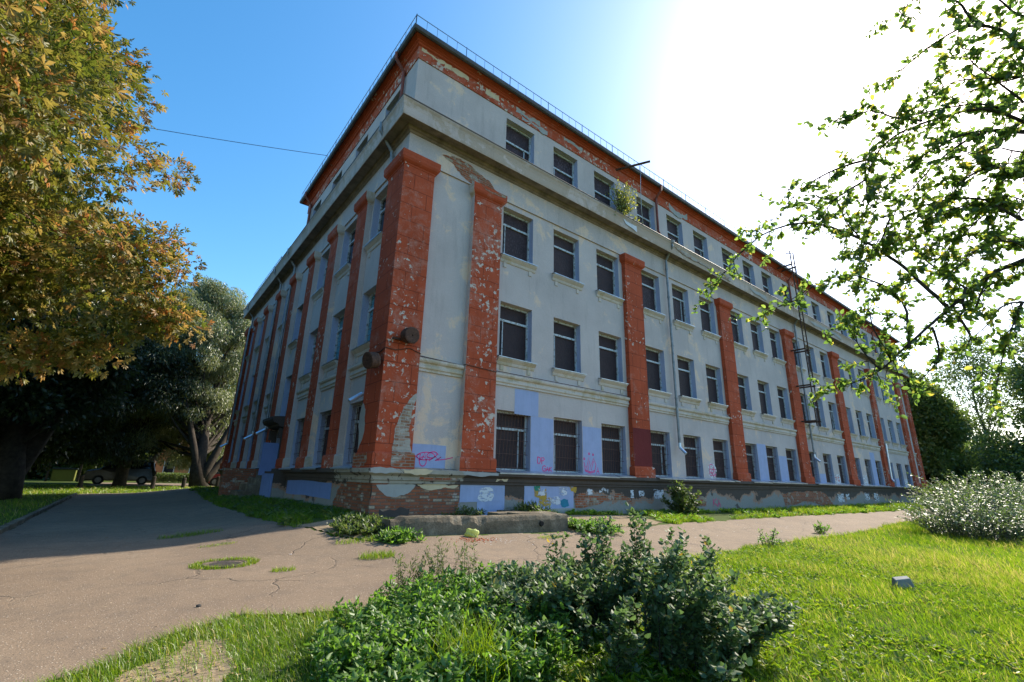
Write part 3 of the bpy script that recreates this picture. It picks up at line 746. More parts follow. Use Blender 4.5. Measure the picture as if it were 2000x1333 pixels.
# broken edge of the cornice
for i, (a, b) in enumerate(((9.4,10.3),(12.9,18.2),(20.2,22.3),(27.5,34))):
    sheet('broken_plaster', 'R', [(a,12.40),(a+.3*(b-a),12.34),(b,12.36),(b,12.08),(a+.6*(b-a),12.16),(a+.2*(b-a),12.20)], .566 if i % 2 else .562, M['brickpale'] if i == 1 else M['whitepatch'] if i == 0 else M['greypatch'], .05, 4, 110+i)
# yellowish undercoat where the red attic moulding has peeled
for i, (a, b, c, d) in enumerate(((.05,.9,15.13,15.27),(1.2,1.9,15.08,15.22),(.9,1.2,15.05,15.27),(2.6,3.2,15.0,15.27),(4.0,5.2,15.02,15.27),(4.3,5.6,14.82,15.0),(6.5,7.6,15.1,15.27),(13.8,15.4,14.9,15.27))):
    sheet('peeled_paint', 'R', rect(a, b, c, d), .034, M['creampatch'] if i < 4 else M['greypatch'], .14, 4, 130+i)
# left front
sheet('paint_patch', 'L', rect(2.75,7.6,1.15,1.6), .137, M['bluedark'], .01, 3, 150, 'blue overpaint on the side plinth')
for i, y in enumerate((12.3,13.6,15.2,17.0,18.4)): sheet('paint_patch', 'L', rect(y, y+.8, .95, 1.55), .137, M['bluedark'], .03, 3, 151+i)

# graffiti: flat sprayed lines
def spray(side, strokes, n, mat, w=.022, label=None):
    mb = MB()
    for st in strokes:
        P = [Vector(p) for p in st]
        L, R_ = [], []
        for i, p in enumerate(P):
            d = P[min(i+1, len(P)-1)]-P[max(i-1, 0)]
            d = d.normalized() if d.length > 1e-6 else Vector((1, 0)); q = Vector((-d.y, d.x))*w/2
            L.append(p+q); R_.append(p-q)
        for i in range(len(P)-1):
            mb.face([W(side, *(lambda v: (v.x, n, v.y))(v)) for v in (R_[i], R_[i+1], L[i+1], L[i])])
    o = mb.build('graffiti', mat, B)
    if label: o['label'] = label
    return o
def loop(cx, cz, rx, rz, t0=0, t1=360, n=22, sk=0):
    return [(cx+rx*math.cos(math.radians(t0+(t1-t0)*i/n))+sk*math.sin(math.radians(t0+(t1-t0)*i/n)), cz+rz*math.sin(math.radians(t0+(t1-t0)*i/n))) for i in range(n+1)]
spray('R', [loop(1.32,2.36,.26,.10,0,360,26,.04), loop(1.24,2.22,.10,.12,60,400,20), loop(1.5,2.40,.14,.08,-40,300,20,.05),
    [(1.05,2.38),(1.16,2.40),(1.12,2.24),(1.22,2.28),(1.28,2.44),(1.34,2.26),(1.44,2.42),(1.42,2.24),(1.6,2.36),(1.7,2.28),(1.78,2.36),(1.6,2.26),(1.95,2.31),(2.15,2.36)],
    [(1.08,2.30),(1.02,2.36)], [(1.66,2.44),(1.69,2.41)]], .0065, M['pink'], .024, 'pink sprayed tag on a pale blue patch')
def letter(ch, x, z, w, h):
    S = {'D': [[(0,0),(0,1)],[(0,1),(.8,.85),(.95,.4),(.6,0),(0,0)]], 'P': [[(.1,0),(0,1),(.7,1),(.9,.75),(.6,.55),(.05,.5)]],
         'G': [[(.9,.85),(.5,1),(.1,.8),(0,.4),(.2,.05),(.7,0),(.95,.2),(.95,.45),(.5,.45)]], 'A': [[(0,0),(.45,1),(.9,0)],[(.2,.4),(.72,.4)]],
         'K': [[(0,0),(.05,1)],[(.85,1),(.05,.5),(.95,0)]], 'T': [[(0,1),(1,1)],[(.5,1),(.5,0)]], 'C': [[(.9,.85),(.5,1),(.1,.8),(0,.4),(.2,.05),(.7,0),(.95,.15)]]}
    return [[(x+p*w, z+q*h) for p, q in st] for st in S[ch]]
spray('R', letter('D',5.25,2.33,.14,.2)+letter('P',5.42,2.31,.13,.2)+letter('G',5.46,2.10,.15,.17)+letter('A',5.62,2.10,.12,.13)+letter('K',5.75,2.10,.12,.13), .0065, M['pink'], .028, 'pink sprayed letters DP GAK between two barred windows')
cr = [(7.42,2.16),(7.36,2.45),(7.5,2.3),(7.6,2.62),(7.68,2.32),(7.85,2.6),(7.96,2.38),(7.88,2.14),(7.66,2.1),(7.42,2.16)]
spray('R', [cr, [(7.42,2.2),(7.66,2.14),(7.9,2.19)], loop(7.62,2.74,.03,.03), loop(7.82,2.72,.03,.03), loop(7.38,2.56,.03,.03), [(7.44,2.32),(7.56,2.2),(7.62,2.5),(7.72,2.2),(7.84,2.5)]]+letter('A',7.98,2.08,.15,.22), .0065, M['pink'], .028, 'pink sprayed crown between two barred windows')
sheet('paint_patch', 'R', loop(15.6,2.42,.36,.34,0,350,14), .0038, M['brushwhite'], .08, 2, 170)
spray('R', [loop(15.55,2.5,.18,.2), loop(15.7,2.35,.2,.14,20,340)]+letter('G',15.35,2.2,.25,.3)+letter('A',15.65,2.15,.22,.3), .0075, M['pink'], .03, 'pink scribble on a whitewashed blot')
spray('R', letter('K',15.2,.95,.35,.3)+letter('A',15.55,.9,.25,.33), .142, M['pink'], .035)
spray('R', letter('T',30.1,2.25,.3,.22)+letter('C',30.5,2.25,.3,.22), .0085, simple('red_spray_paint', (.55,.06,.05), .6, 0, .2), .05)

# downpipes
def downpipe(pts, r=.055, mat=None, elbow=True, rings=()):
    mb = MB(); mb.tube(pts, r, 10)
    for (p, q) in rings: mb.tube([p, q], r+.013, 10)
    o = mb.build('downpipe', mat or M['pipe'], B, smooth=False)
    return o
def dp_right(x, top, bot, mat=None, n0=.58, cut=None):
    """from the cornice gutter to the ground floor"""
    pts = [(x-.05,-n0,12.55),(x-.05,-n0,12.3),(x,-.16,11.75),(x,-.16,bot)]
    o = downpipe(pts, .055, mat, rings=[((x,-.16,z),(x,-.16,z+.08)) for z in (5.3,7.6,9.9,11.3) if z > bot])
    mb = MB(); mb.lathe([(0,.05),(.05,.10),(.16,.13),(.17,.12)], (x-.05,-n0,12.42), (0,0,1), 10); mb.build('rain_hopper', M['pipe'], o)
    mb = MB(); mb.tube([(x,-.16,bot+.1),(x,-.17,bot-.1),(x,-.42,bot-.34)], .062, 10); mb.build('pipe_elbow', M['pipenew'], o)
dp_right(12.95, 12.5, 3.35); dp_right(26.9, 12.5, 3.6)
o = downpipe([(41.1,-.58,12.55),(41.1,-.58,12.3),(41.1,-.16,11.75),(41.1,-.16,5.1)]); downpipe([(41.0,-.25,5.2),(40.9,-.22,2.6),(40.7,-.4,2.35)], .07, M['pipenew'])
for x in (12.6, 27.2, 44): downpipe([(x,-.42,15.5),(x,-.40,15.25),(x,-.1,14.95),(x,-.1,13.2),(x+.1,-.16,12.9)], .055, M['pipered'])
def dp_left(y, bot, mat=None, cut=None):
    o = downpipe([(-.60,y,12.6),(-.60,y,12.3),(-.18,y-.02,11.72),(-.16,y,11.2),(-.23,y,10.9),(-.26,y,bot)] if cut is None else cut, .055, mat)
    mb = MB(); mb.tube([(-.26,y,bot+.1),(-.27,y,bot-.08),(-.6,y,bot-.3)], .065, 10); mb.build('pipe_elbow', M['pipenew'], o)
downpipe([(-.60,.98,12.6),(-.60,.98,12.3),(-.16,.98,11.72),(-.10,.99,11.1),(-.10,1.0,10.75)], .055)
mb = MB(); mb.tube([(-.06,1.02,3.98),(-.2,1.03,3.95),(-.52,1.05,3.72)], .065, 10); mb.build('pipe_elbow', M['pipenew'], B)
dp_left(12.25, 3.8); dp_left(15.0, 3.7); dp_left(22.5, 3.6)
downpipe([(-.42,.9,15.5),(-.40,.9,15.25),(-.09,.9,14.9),(-.09,.9,12.95)], .055, M['pipered']); downpipe([(-.42,11.4,15.5),(-.40,11.4,15.25),(-.09,11.4,14.9),(-.09,11.4,13.0)], .055, M['pipered'])

# fire ladder
mb = MB(); xa, xb = 25.75, 26.25
for x in (xa, xb): mb.tube([(x,-.95,5.2),(x,-.95,16.3),(x,-.55,16.45)], .035, 6)
for z in np.arange(5.4, 16.2, .35): mb.tube([(xa,-.95,z),(xb,-.95,z)], .014, 5)
for z in (5.5,7.6,9.8,12.9,15.35):
    for x in (xa-.06, xb+.06): mb.box((x-.035,-1.0,z-.04),(x+.035,.05,z+.04))
mb.build('fire_ladder', M['rust'], B)
# beam sticking out under the eaves, with a slack cable
mb = MB(); mb.tube([(9.75,.02,15.24),(10.45,-1.35,15.26)], .05, 6); bm_ = mb.build('hoist_beam', M['rust'], B)
mb = MB(); mb.tube([(10.25,-1.0,15.22),(10.28,-.9,14.2),(10.45,-.75,13.2),(10.7,-.62,12.6)], .012, 5); mb.build('cable', M['flash'], bm_)
# two rusted drum lamps on the corner pilaster
def drum(name, o, ax, mat):
    mb = MB(); mb.lathe([(.0,.04),(.10,.05),(.12,.16),(.15,.20),(.22,.215),(.26,.205),(.28,.215),(.36,.21),(.38,.22),(.42,.22),(.43,.19),(.42,.02)], o, ax, 20)
    return mb.build(name, mat, B, smooth=False)
drum('drum_lamp', (.30,-.18,5.42), (.12,-1,-.12), M['rust']); drum('drum_lamp', (-.18,.02,4.72), (-1,-.25,-.25), M['rust'])
mb = MB(); mb.tube([(-.19,.35,5.0),(-.2,.1,4.95),(-.2,-.2,5.02),(.1,-.2,5.0),(.5,-.2,5.12),(.83,-.2,5.03),(.86,-.03,5.02),(2.28,-.03,4.98),(2.28,-.2,4.98),(3.4,-.2,4.93),(3.42,-.12,4.99),(9.8,-.15,4.99)], .012, 5); mb.build('cable', M['rust'], B)
mb = MB(); mb.box((-.02,-.26,5.28),(.62,-.181,5.33)); mb.build('lamp_bracket', M['rust'], B)

# side entrance: porch roof, dark doorway, open blue door, brick steps
y0, y1 = DOOR[0], DOOR[1]
mb = MB(); prof = [(.003,3.62),(.35,3.66),(.38,3.74),(.55,3.80),(.62,3.92),(.62,4.03),(.003,4.08)]; rows = []
for n, z in prof:
    i = len(mb.v); mb.v += [W('L',y0-.35,n,z), W('L',y1+.25,n,z)]; rows.append(i)
for u, v in zip(rows, rows[1:]): mb.f.append([u,u+1,v+1,v]); mb.m.append(0)
for e in (0,1): mb.f.append([r+e for r in rows]); mb.m.append(0)
for y in (y0-.25, y1+.05):
    mb.box((-.30,y,3.2),(-.01,y+.14,3.6)); mb.box((-.18,y,1.9),(-.01,y+.14,3.2))
mb.build('porch_roof', M['brown'], B)
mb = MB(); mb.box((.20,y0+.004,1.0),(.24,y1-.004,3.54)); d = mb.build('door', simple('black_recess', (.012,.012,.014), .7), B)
mb = MB(); mb.box((.06,y0+.35,2.95),(.10,y0+.95,3.35)); o = mb.build('number_plate', M['whitepatch'], d)
spray('L', [[(y0+.58,3.25),(y0+.72,3.25),(y0+.62,3.05)]], -.055, M['darkpatch'], .03)
mb = MB(); mb.box((-.75,y0-.06,1.75),(-.02,y0-.01,3.0)); mb.build('door_leaf', M['bluedark'], B)
mb = MB()
for i in range(5): mb.box((-.5-.28*i,y0-.05,.3),(-.14 if i == 0 else -.5-.28*(i-1),y1+.3,1.9-.25*i))
mb.build('steps', M['concrete'], B)
mb = MB(); mb.box((-1.7,y1+.31,.3),(-.14,y1+.75,2.0)); mb.build('step_wall', M['brickold'], B)
mb = MB(); mb.box((-.62,y0-1.65,.5),(-.55,y0-.12,1.82)); mb.build('cellar_door', M['bluedark'], B)
mb = MB(); mb.box((-.54,y0-1.75,.3),(-.14,y0-.02,1.9)); mb.build('cellar_porch', M['plinth'], B)
# ------------------------------------------------------------------ plants
def leaf_mat(name, stops, trans=.4, gloss=.07, rough=.4, tsat=1.6):
    t = NT(name); a = t.n('ShaderNodeAttribute', attribute_name='rnd')
    col = t.ramp(a.outputs['Fac'], stops)
    d = t.n('ShaderNodeBsdfDiffuse'); t.l(col, d.inputs[0])
    tr = t.n('ShaderNodeBsdfTranslucent'); hs = t.n('ShaderNodeHueSaturation'); hs.inputs['Value'].default_value = tsat; t.l(col, hs.inputs['Color']); t.l(hs.outputs[0], tr.inputs[0])
    m = t.n('ShaderNodeMixShader'); m.inputs[0].default_value = trans; t.l(d.outputs[0], m.inputs[1]); t.l(tr.outputs[0], m.inputs[2])
    g = t.n('ShaderNodeBsdfGlossy'); g.inputs['Roughness'].default_value = rough
    m2 = t.n('ShaderNodeMixShader'); m2.inputs[0].default_value = gloss; t.l(m.outputs[0], m2.inputs[1]); t.l(g.outputs[0], m2.inputs[2])
    t.l(m2.outputs[0], t.out.inputs[0]); return t.m
def bark(name, col): return simple(name, col, .92, 0, .45, 5, .15, .8)
M['bark'] = bark('dark_bark', (.055,.045,.036)); M['barkgrey'] = bark('grey_bark', (.12,.105,.085))
M['chestnut'] = leaf_mat('chestnut_leaves', [(0,(.03,.05,.006)),(.38,(.085,.105,.012)),(.66,(.165,.15,.022)),(.86,(.33,.22,.06)),(1,(.30,.13,.035))], .45, .03, .45, 1.9)
M['willow'] = leaf_mat('willow_leaves', [(0,(.07,.10,.028)),(.5,(.135,.165,.05)),(1,(.25,.26,.09))], .45, .08, .4, 1.8)
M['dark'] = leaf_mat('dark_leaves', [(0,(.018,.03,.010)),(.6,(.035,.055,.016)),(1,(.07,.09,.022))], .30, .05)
M['green'] = leaf_mat('mid_green_leaves', [(0,(.05,.085,.016)),(.6,(.10,.145,.026)),(1,(.18,.20,.04))], .54, .05, .45, 1.8)
M['apple'] = leaf_mat('apple_leaves', [(0,(.045,.085,.014)),(.6,(.085,.14,.020)),(.9,(.13,.17,.025)),(1,(.28,.23,.03))], .66, .05, .4, 2.7)
M['shrub'] = leaf_mat('shrub_leaves', [(0,(.055,.10,.026)),(.7,(.095,.155,.042)),(.94,(.14,.20,.04)),(1,(.36,.25,.03))], .42, .065, .56, 1.9)
M['nettle'] = leaf_mat('nettle_leaves', [(0,(.06,.14,.012)),(.6,(.115,.22,.02)),(1,(.2,.31,.035))], .52, .055, .5, 2.0)
M['silver'] = leaf_mat('silvery_leaves', [(0,(.07,.12,.02)),(.6,(.12,.18,.035)),(1,(.20,.26,.07))], .45, .13, .38)
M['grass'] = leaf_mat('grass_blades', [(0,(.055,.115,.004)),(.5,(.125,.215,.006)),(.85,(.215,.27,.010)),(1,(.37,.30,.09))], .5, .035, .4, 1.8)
M['birch'] = leaf_mat('sapling_leaves', [(0,(.16,.19,.02)),(.6,(.28,.29,.04)),(1,(.40,.36,.06))], .45, .08)

def unit(v): return v/np.maximum(np.linalg.norm(v, axis=-1, keepdims=True), 1e-9)
def rdirs(n): return unit(RNG.normal(size=(n, 3)))
def leaf4(P, D, S, L, Wd, fold=.25, at=.45):
    """rhombic leaves folded on the midrib. P base, D tip direction, S sideways direction"""
    D = unit(D); S = unit(S - D*(S*D).sum(1, keepdims=True)); N = np.cross(D, S)
    L = np.broadcast_to(np.asarray(L, float), (len(P),))[:, None]; Wd = np.broadcast_to(np.asarray(Wd, float), (len(P),))[:, None]
    m = P+D*L*at; l = m+S*Wd/2+N*Wd*fold; r = m-S*Wd/2+N*Wd*fold; t = P+D*L-N*L*.08
    V = np.stack([P, l, t, r], 1).reshape(-1, 3); i = np.arange(len(P))[:, None]*4
    return V, np.concatenate([i+np.array([[0,1,2]]), i+np.array([[0,2,3]])])
def leaf6(P, D, S, L, Wd, fold=.2):
    D = unit(D); S = unit(S - D*(S*D).sum(1, keepdims=True)); N = np.cross(D, S)
    L = np.broadcast_to(np.asarray(L, float), (len(P),))[:, None]; Wd = np.broadcast_to(np.asarray(Wd, float), (len(P),))[:, None]
    def q(a, w, up, s): return P+D*L*a+S*Wd*w*s+N*(Wd*abs(w)*fold*1.6-L*up)
    V = np.stack([P, q(.28,.42,.02,1), q(.68,.40,.05,1), P+D*L-N*L*.14, q(.68,.40,.05,-1), q(.28,.42,.02,-1)], 1).reshape(-1, 3)
    i = np.arange(len(P))[:, None]*6
    return V, np.concatenate([i+np.array([[0,1,2,3]]), i+np.array([[0,3,4,5]])])
def leaves_obj(name, V, F, rnd, per, mat, parent):
    return mesh_np(name, V, [F], mat, parent, rnd=np.repeat(rnd, per))

def bez(a, b, sag=.15, n=5, jit=0.0):
    a, b = Vector(a), Vector(b); d = b-a; L = d.length
    c = a.lerp(b, .5)+Vector((random.uniform(-jit, jit)*L, random.uniform(-jit, jit)*L, -sag*L))
    return [a*(1-t)**2+c*(2*t*(1-t))+b*t*t for t in [i/n for i in range(n+1)]]

def clump_points(cen, rad, n, flat=1.0):
    """leaf points in a clump, denser towards its outside"""
    d = rdirs(n); r = RNG.random(n)**.45
    return cen+d*r[:, None]*rad*np.array([1,1,flat]), d

def crown_clumps(cx, cy, prof, n, rmin, rmax, z0, z1, shell=.55):
    """clump centres inside a surface of revolution with radius profile prof[(z, r)]"""
    out = []; zs = [p[0] for p in prof]; rs = [p[1] for p in prof]
    while len(out) < n:
        z = random.uniform(z0, z1); R = float(np.interp(z, zs, rs))
        if random.random() > (R/max(rs))**1.5+.08: continue
        a = random.uniform(0, 2*PI); r = R*(1-random.random()**2*shell)
        c = random.uniform(rmin, rmax); r = max(0, r-c*.55)
        out.append((Vector((cx+r*math.cos(a), cy+r*math.sin(a), z)), c))
    return out

def limbs(mb, base, top, r0, clumps, every=1, trunk_pts=None, lean=0):
    """trunk and a limb to each clump"""
    base, top = Vector(base), Vector(top); n = 8
    T = trunk_pts or [base.lerp(top, i/n)+Vector((random.uniform(-1,1), random.uniform(-1,1), 0))*(.02*(top-base).length*(i > 0)) for i in range(n+1)]
    k = len(T)-1
    mb.tube(T, [r0*(1.5 if i == 0 else 1.12 if i == 1 else 1-.85*i/k) for i in range(k+1)], 10)
    for (c, r) in clumps[::every]:
        h = min(max((c.z-base.z)*random.uniform(.35, .7), (top.z-base.z)*.18), (top.z-base.z)*.97); f = h/(top.z-base.z)*k
        i = min(int(f), k-1); s = T[i].lerp(T[i+1], f-i); rr = max(.025, r0*(1-.85*f/k)*.42)
        P = bez(s, c, random.uniform(-.05, .18), 5, .08); mb.tube(P, [rr*(1-.82*j/5) for j in range(6)], 6, caps=False)

def palmate(P, A, L, nl=6):
    """horse-chestnut leaves: leaflets spread from one point and drooping"""
    n = len(P); A = unit(A); side = unit(np.cross(A, rdirs(n))); up = np.cross(side, A)
    VV, FF, off = [], [], 0
    for j in range(nl):
        th = math.radians(-115+230*j/(nl-1))
        D = A*math.cos(th)+side*math.sin(th)+np.array([0,0,-.35])+RNG.normal(scale=.12, size=(n, 3))
        S = np.cross(D, up)
        l = L*(1-.42*abs(th)/2.0)*RNG.uniform(.8, 1.1, n)
        v, f = leaf4(P, D, S, l, l*.36, .22, .62); VV.append(v); FF.append(f+off); off += len(v)
    return np.concatenate(VV), np.concatenate(FF)

# --- horse chestnut at the left: trunk beyond the left edge, crown hanging over the kerb
def chestnut():
    base = (-9.6, -3.2, float(zg(-9.6, -3.2))); root = empty('horse_chestnut_tree', base, 'big horse chestnut with browning golden-green leaves filling the upper left', 'tree')
    prof = [(3.5,3.8),(4.3,4.9),(6,4.35),(7.4,3.75),(8.9,3.3),(10.5,2.9),(12.5,2.3),(14.2,.8)]
    cl = crown_clumps(-9.6, -3.2, prof, 330, .6, 1.05, 4.3, 13.8, .62)
    cl += [(Vector(q), .42) for q in ((-4.57, -2.43, 4.09),(-4.78, -2.35, 4.28),(-5.03, -2.33, 4.05),(-5.01, -1.99, 4.5),(-5.5, -2.28, 3.47),(-5.77, -2.12, 3.61),(-6.23, -1.94, 3.4),(-5.96, -2.03, 3.44),(-6.45, -1.74, 3.32),(-5.35, -2.29, 3.9),(-4.86, -2.32, 5.08),(-5.08, -2.07, 5.58),(-5.21, -2.04, 6.85))]
    mb = MB(); loc = Vector(base)
    T = [Vector(p)-loc for p in ((-9.6,-3.2,base[2]-.1),(-9.6,-3.2,1.5),(-9.65,-3.15,2.8),(-9.6,-3.2,4.5),(-9.5,-3.2,7),(-9.6,-3.2,9.5),(-9.6,-3.2,12.5))]
    limbs(mb, (0,0,-.1), (0,0,12.5), .4, [(c-loc, r*.4) for c, r in cl], 45, T)
    mb.build('trunk', M['bark'], root, smooth=True)
    VV, FF, R_, off = [], [], [], 0
    for (c, r) in cl:
        n = int(520*r*r)+14; P, d = clump_points(np.array(c-loc), r, n, .8)
        v, f = palmate(P, d+np.array([0,0,-.15]), RNG.uniform(.085, .135, n))
        tone = np.clip(RNG.normal(.56+.2*random.uniform(-1,1)+(.12 if r < .43 else 0), .2, n), 0, 1)
        VV.append(v); FF.append(f+off); off += len(v); R_.append(np.tile(np.repeat(tone, 4), 6))
    mesh_np('crown', np.concatenate(VV), [np.concatenate(FF)], M['chestnut'], root, rnd=np.concatenate(R_))
chestnut()

def tree(name, label, base, h, prof, nc, rc, mat, barkm, trunk_r, nleaf, lsize, lw, cat='tree', center=None, droop=0.0, group=None, flat=.8, extra=None, z0=None, shell=.6):
    b = Vector((base[0], base[1], float(zg(base[0], base[1])))); root = empty(name, b, label, cat, group)
    cx, cy = center or (base[0], base[1]); zz = [p[0] for p in prof]
    cl = crown_clumps(cx, cy, prof, nc, rc[0], rc[1], z0 or zz[0], zz[-1], shell)
    mb = MB(); limbs(mb, (0,0,-.15), (cx-base[0], cy-base[1], h*.86), trunk_r, [(c-b, r) for c, r in cl], 5)
    for e in (extra or []): mb.tube(bez((0,0,.25), Vector(e)-b, -.08, 7, .04), [trunk_r*(.8-.085*i) for i in range(8)], 8)
    mb.build('trunk', barkm, root, smooth=True)
    VV, FF, R_, off = [], [], [], 0
    for (c, r) in cl:
        n = int(nleaf*r*r); P, d = clump_points(np.array(c-b), r, n, flat)
        D = d*(1-droop)+RNG.normal(scale=.45, size=(n,3))+np.array([0,0,-droop*2.2-.2])
        L = lsize*RNG.uniform(.7, 1.2, n)
        v, f = leaf4(P, D, rdirs(n), L, L*lw, .2); VV.append(v); FF.append(f+off); off += len(v)
        R_.append(np.repeat(np.clip(RNG.normal(.5+random.uniform(-.22,.22), .2, n), 0, 1), 4))
    mesh_np('crown', np.concatenate(VV), [np.concatenate(FF)], mat, root, rnd=np.concatenate(R_))
    return root
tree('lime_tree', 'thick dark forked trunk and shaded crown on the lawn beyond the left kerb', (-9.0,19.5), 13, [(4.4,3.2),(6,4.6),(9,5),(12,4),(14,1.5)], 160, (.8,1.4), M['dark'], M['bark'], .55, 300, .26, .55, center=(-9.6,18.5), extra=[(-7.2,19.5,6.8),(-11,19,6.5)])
tree('lime_tree', 'dark lime tree added left of the horse chestnut to block sky light, nearer of the two', (-14.5,8.5), 15, [(3,3.5),(6,5.2),(10,5.2),(14,3),(16,1)], 170, (1,1.6), M['dark'], M['bark'], .4, 170, .3, .6)  # added tree, keeps sky light off the side front and road
tree('lime_tree', 'tall dark lime tree added farther back on the left to block sky light', (-17,17), 17, [(3,3.5),(6,5.5),(11,5.5),(15,3),(18,1)], 170, (1,1.6), M['dark'], M['bark'], .4, 150, .3, .6)  # second added tree, cuts the open sky on the left
# willows and other trees past the end of the shaded road
tree('willow_tree', 'tall silvery willow with spreading forked trunk beside the far corner of the building', (-.55,29.3), 16, [(2.7,3.0),(5,4.6),(9,5.3),(12,5.0),(15,4.0),(16.6,2.2),(17.4,.6)], 290, (.7,1.3), M['willow'], M['bark'], .42, 760, .24, .24, center=(-1.8,34.5), droop=.45, extra=[(1.8,30.5,7.5),(-2.6,31,7.5),(2.6,30.5,5.5)])
tree('willow_tree', 'dark multi-stemmed tree standing behind the parked black van', (-5.0,33), 14, [(2.7,2.6),(5,4.6),(9,5.0),(12,4.2),(14.5,1.5)], 150, (.8,1.4), M['dark'], M['bark'], .3, 480, .26, .32, center=(-6.0,34), droop=.3, extra=[(-4.0,33.5,7),(-6.2,33,7),(-4.8,33.4,8)])
tree('lime_tree', 'slim dark tree between the willow and the dark multi-stemmed tree', (-2.9,47), 13, [(4.5,1.5),(7,3.4),(10,3.4),(13.5,1)], 70, (.8,1.3), M['green'], M['bark'], .28, 200, .24, .6, center=(-3,47))
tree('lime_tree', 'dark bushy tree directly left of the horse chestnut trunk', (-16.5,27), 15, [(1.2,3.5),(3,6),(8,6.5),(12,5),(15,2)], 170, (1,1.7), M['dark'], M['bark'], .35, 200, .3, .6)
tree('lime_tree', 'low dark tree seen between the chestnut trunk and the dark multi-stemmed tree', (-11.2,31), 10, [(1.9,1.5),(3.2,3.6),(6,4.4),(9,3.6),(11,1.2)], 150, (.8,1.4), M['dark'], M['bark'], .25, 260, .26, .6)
for i, (x, y, h, lab) in enumerate(((-22,62,15,'distant green tree at the far left behind the street'),(-12,70,17,'distant tall tree behind the long pale building'),(-2,74,16,'distant tree behind the orange wall'),(8,66,15,'distant tree seen past the willow trunk'),(-32,48,16,'distant tree at the left edge of the park'),(-8.5,53,9,'low bushy tree behind the yellow-green container'),(-14.5,54,10,'low bushy tree in front of the long pale house'),(-21,50,10,'low bushy tree left of the long pale house front'))):
    tree('park_tree', lab, (x,y), h, [(1.0 if h < 11 else 3.5,3),(6 if h > 11 else 3.5,5.5),(h*.7,5.5),(h,1.5)], 80, (1.3,2.2), M['green'], M['bark'], .35, 95, .42, .65, group='distant trees across the street')
# right-hand background
tree('maple_tree', 'dense dark tree close behind the right end of the building', (58.5,2.2), 14, [(1.2,3.2),(4,4.6),(8,4.6),(11,3.6),(13.8,1.3)], 190, (1,1.7), M['green'], M['bark'], .35, 220, .34, .6, center=(58.8,1.8))
tree('ash_tree', 'thin airy tree with open crown against the bright sky', (74,-1.5), 20, [(8,2),(11,4.6),(15,5),(18.5,3),(20.5,1)], 120, (.8,1.5), M['green'], M['barkgrey'], .26, 60, .34, .45, center=(75,-2))
tree('maple_tree', 'tall yellowish tree at the right edge of the park', (70,-11.5), 22, [(2,4),(6,6.2),(12,7),(18,5.4),(22.5,2)], 190, (1.2,2), M['green'], M['bark'], .4, 150, .4, .6)
for i, (x, y, h, lab) in enumerate(((72,8,11,'low rounded tree behind the dark tree at the right end of the building'),(80,3,8.5,'low pale green tree under the gap of bright sky'),(84,-6,8,'low green tree below the thin airy tree'),(66,-4,7.5,'bushy young tree right of the building end'),(75,-10,9,'rounded tree just left of the tall yellowish tree'),(88,4,11,'pale tree behind the lower trees in the gap'),(96,-16,14,'far tree at the right edge behind the yellowish tree'),(100,12,13,'farthest tree in the gap at the right'))):
    tree('park_tree', lab, (x,y), h, [(.8,3),(3,4.8),(h*.65,4.8),(h,1.4)], 80, (1.1,1.9), M['green'] if i % 2 else M['apple'], M['bark'], .25, 85, .38, .62, group='lower trees at the right')

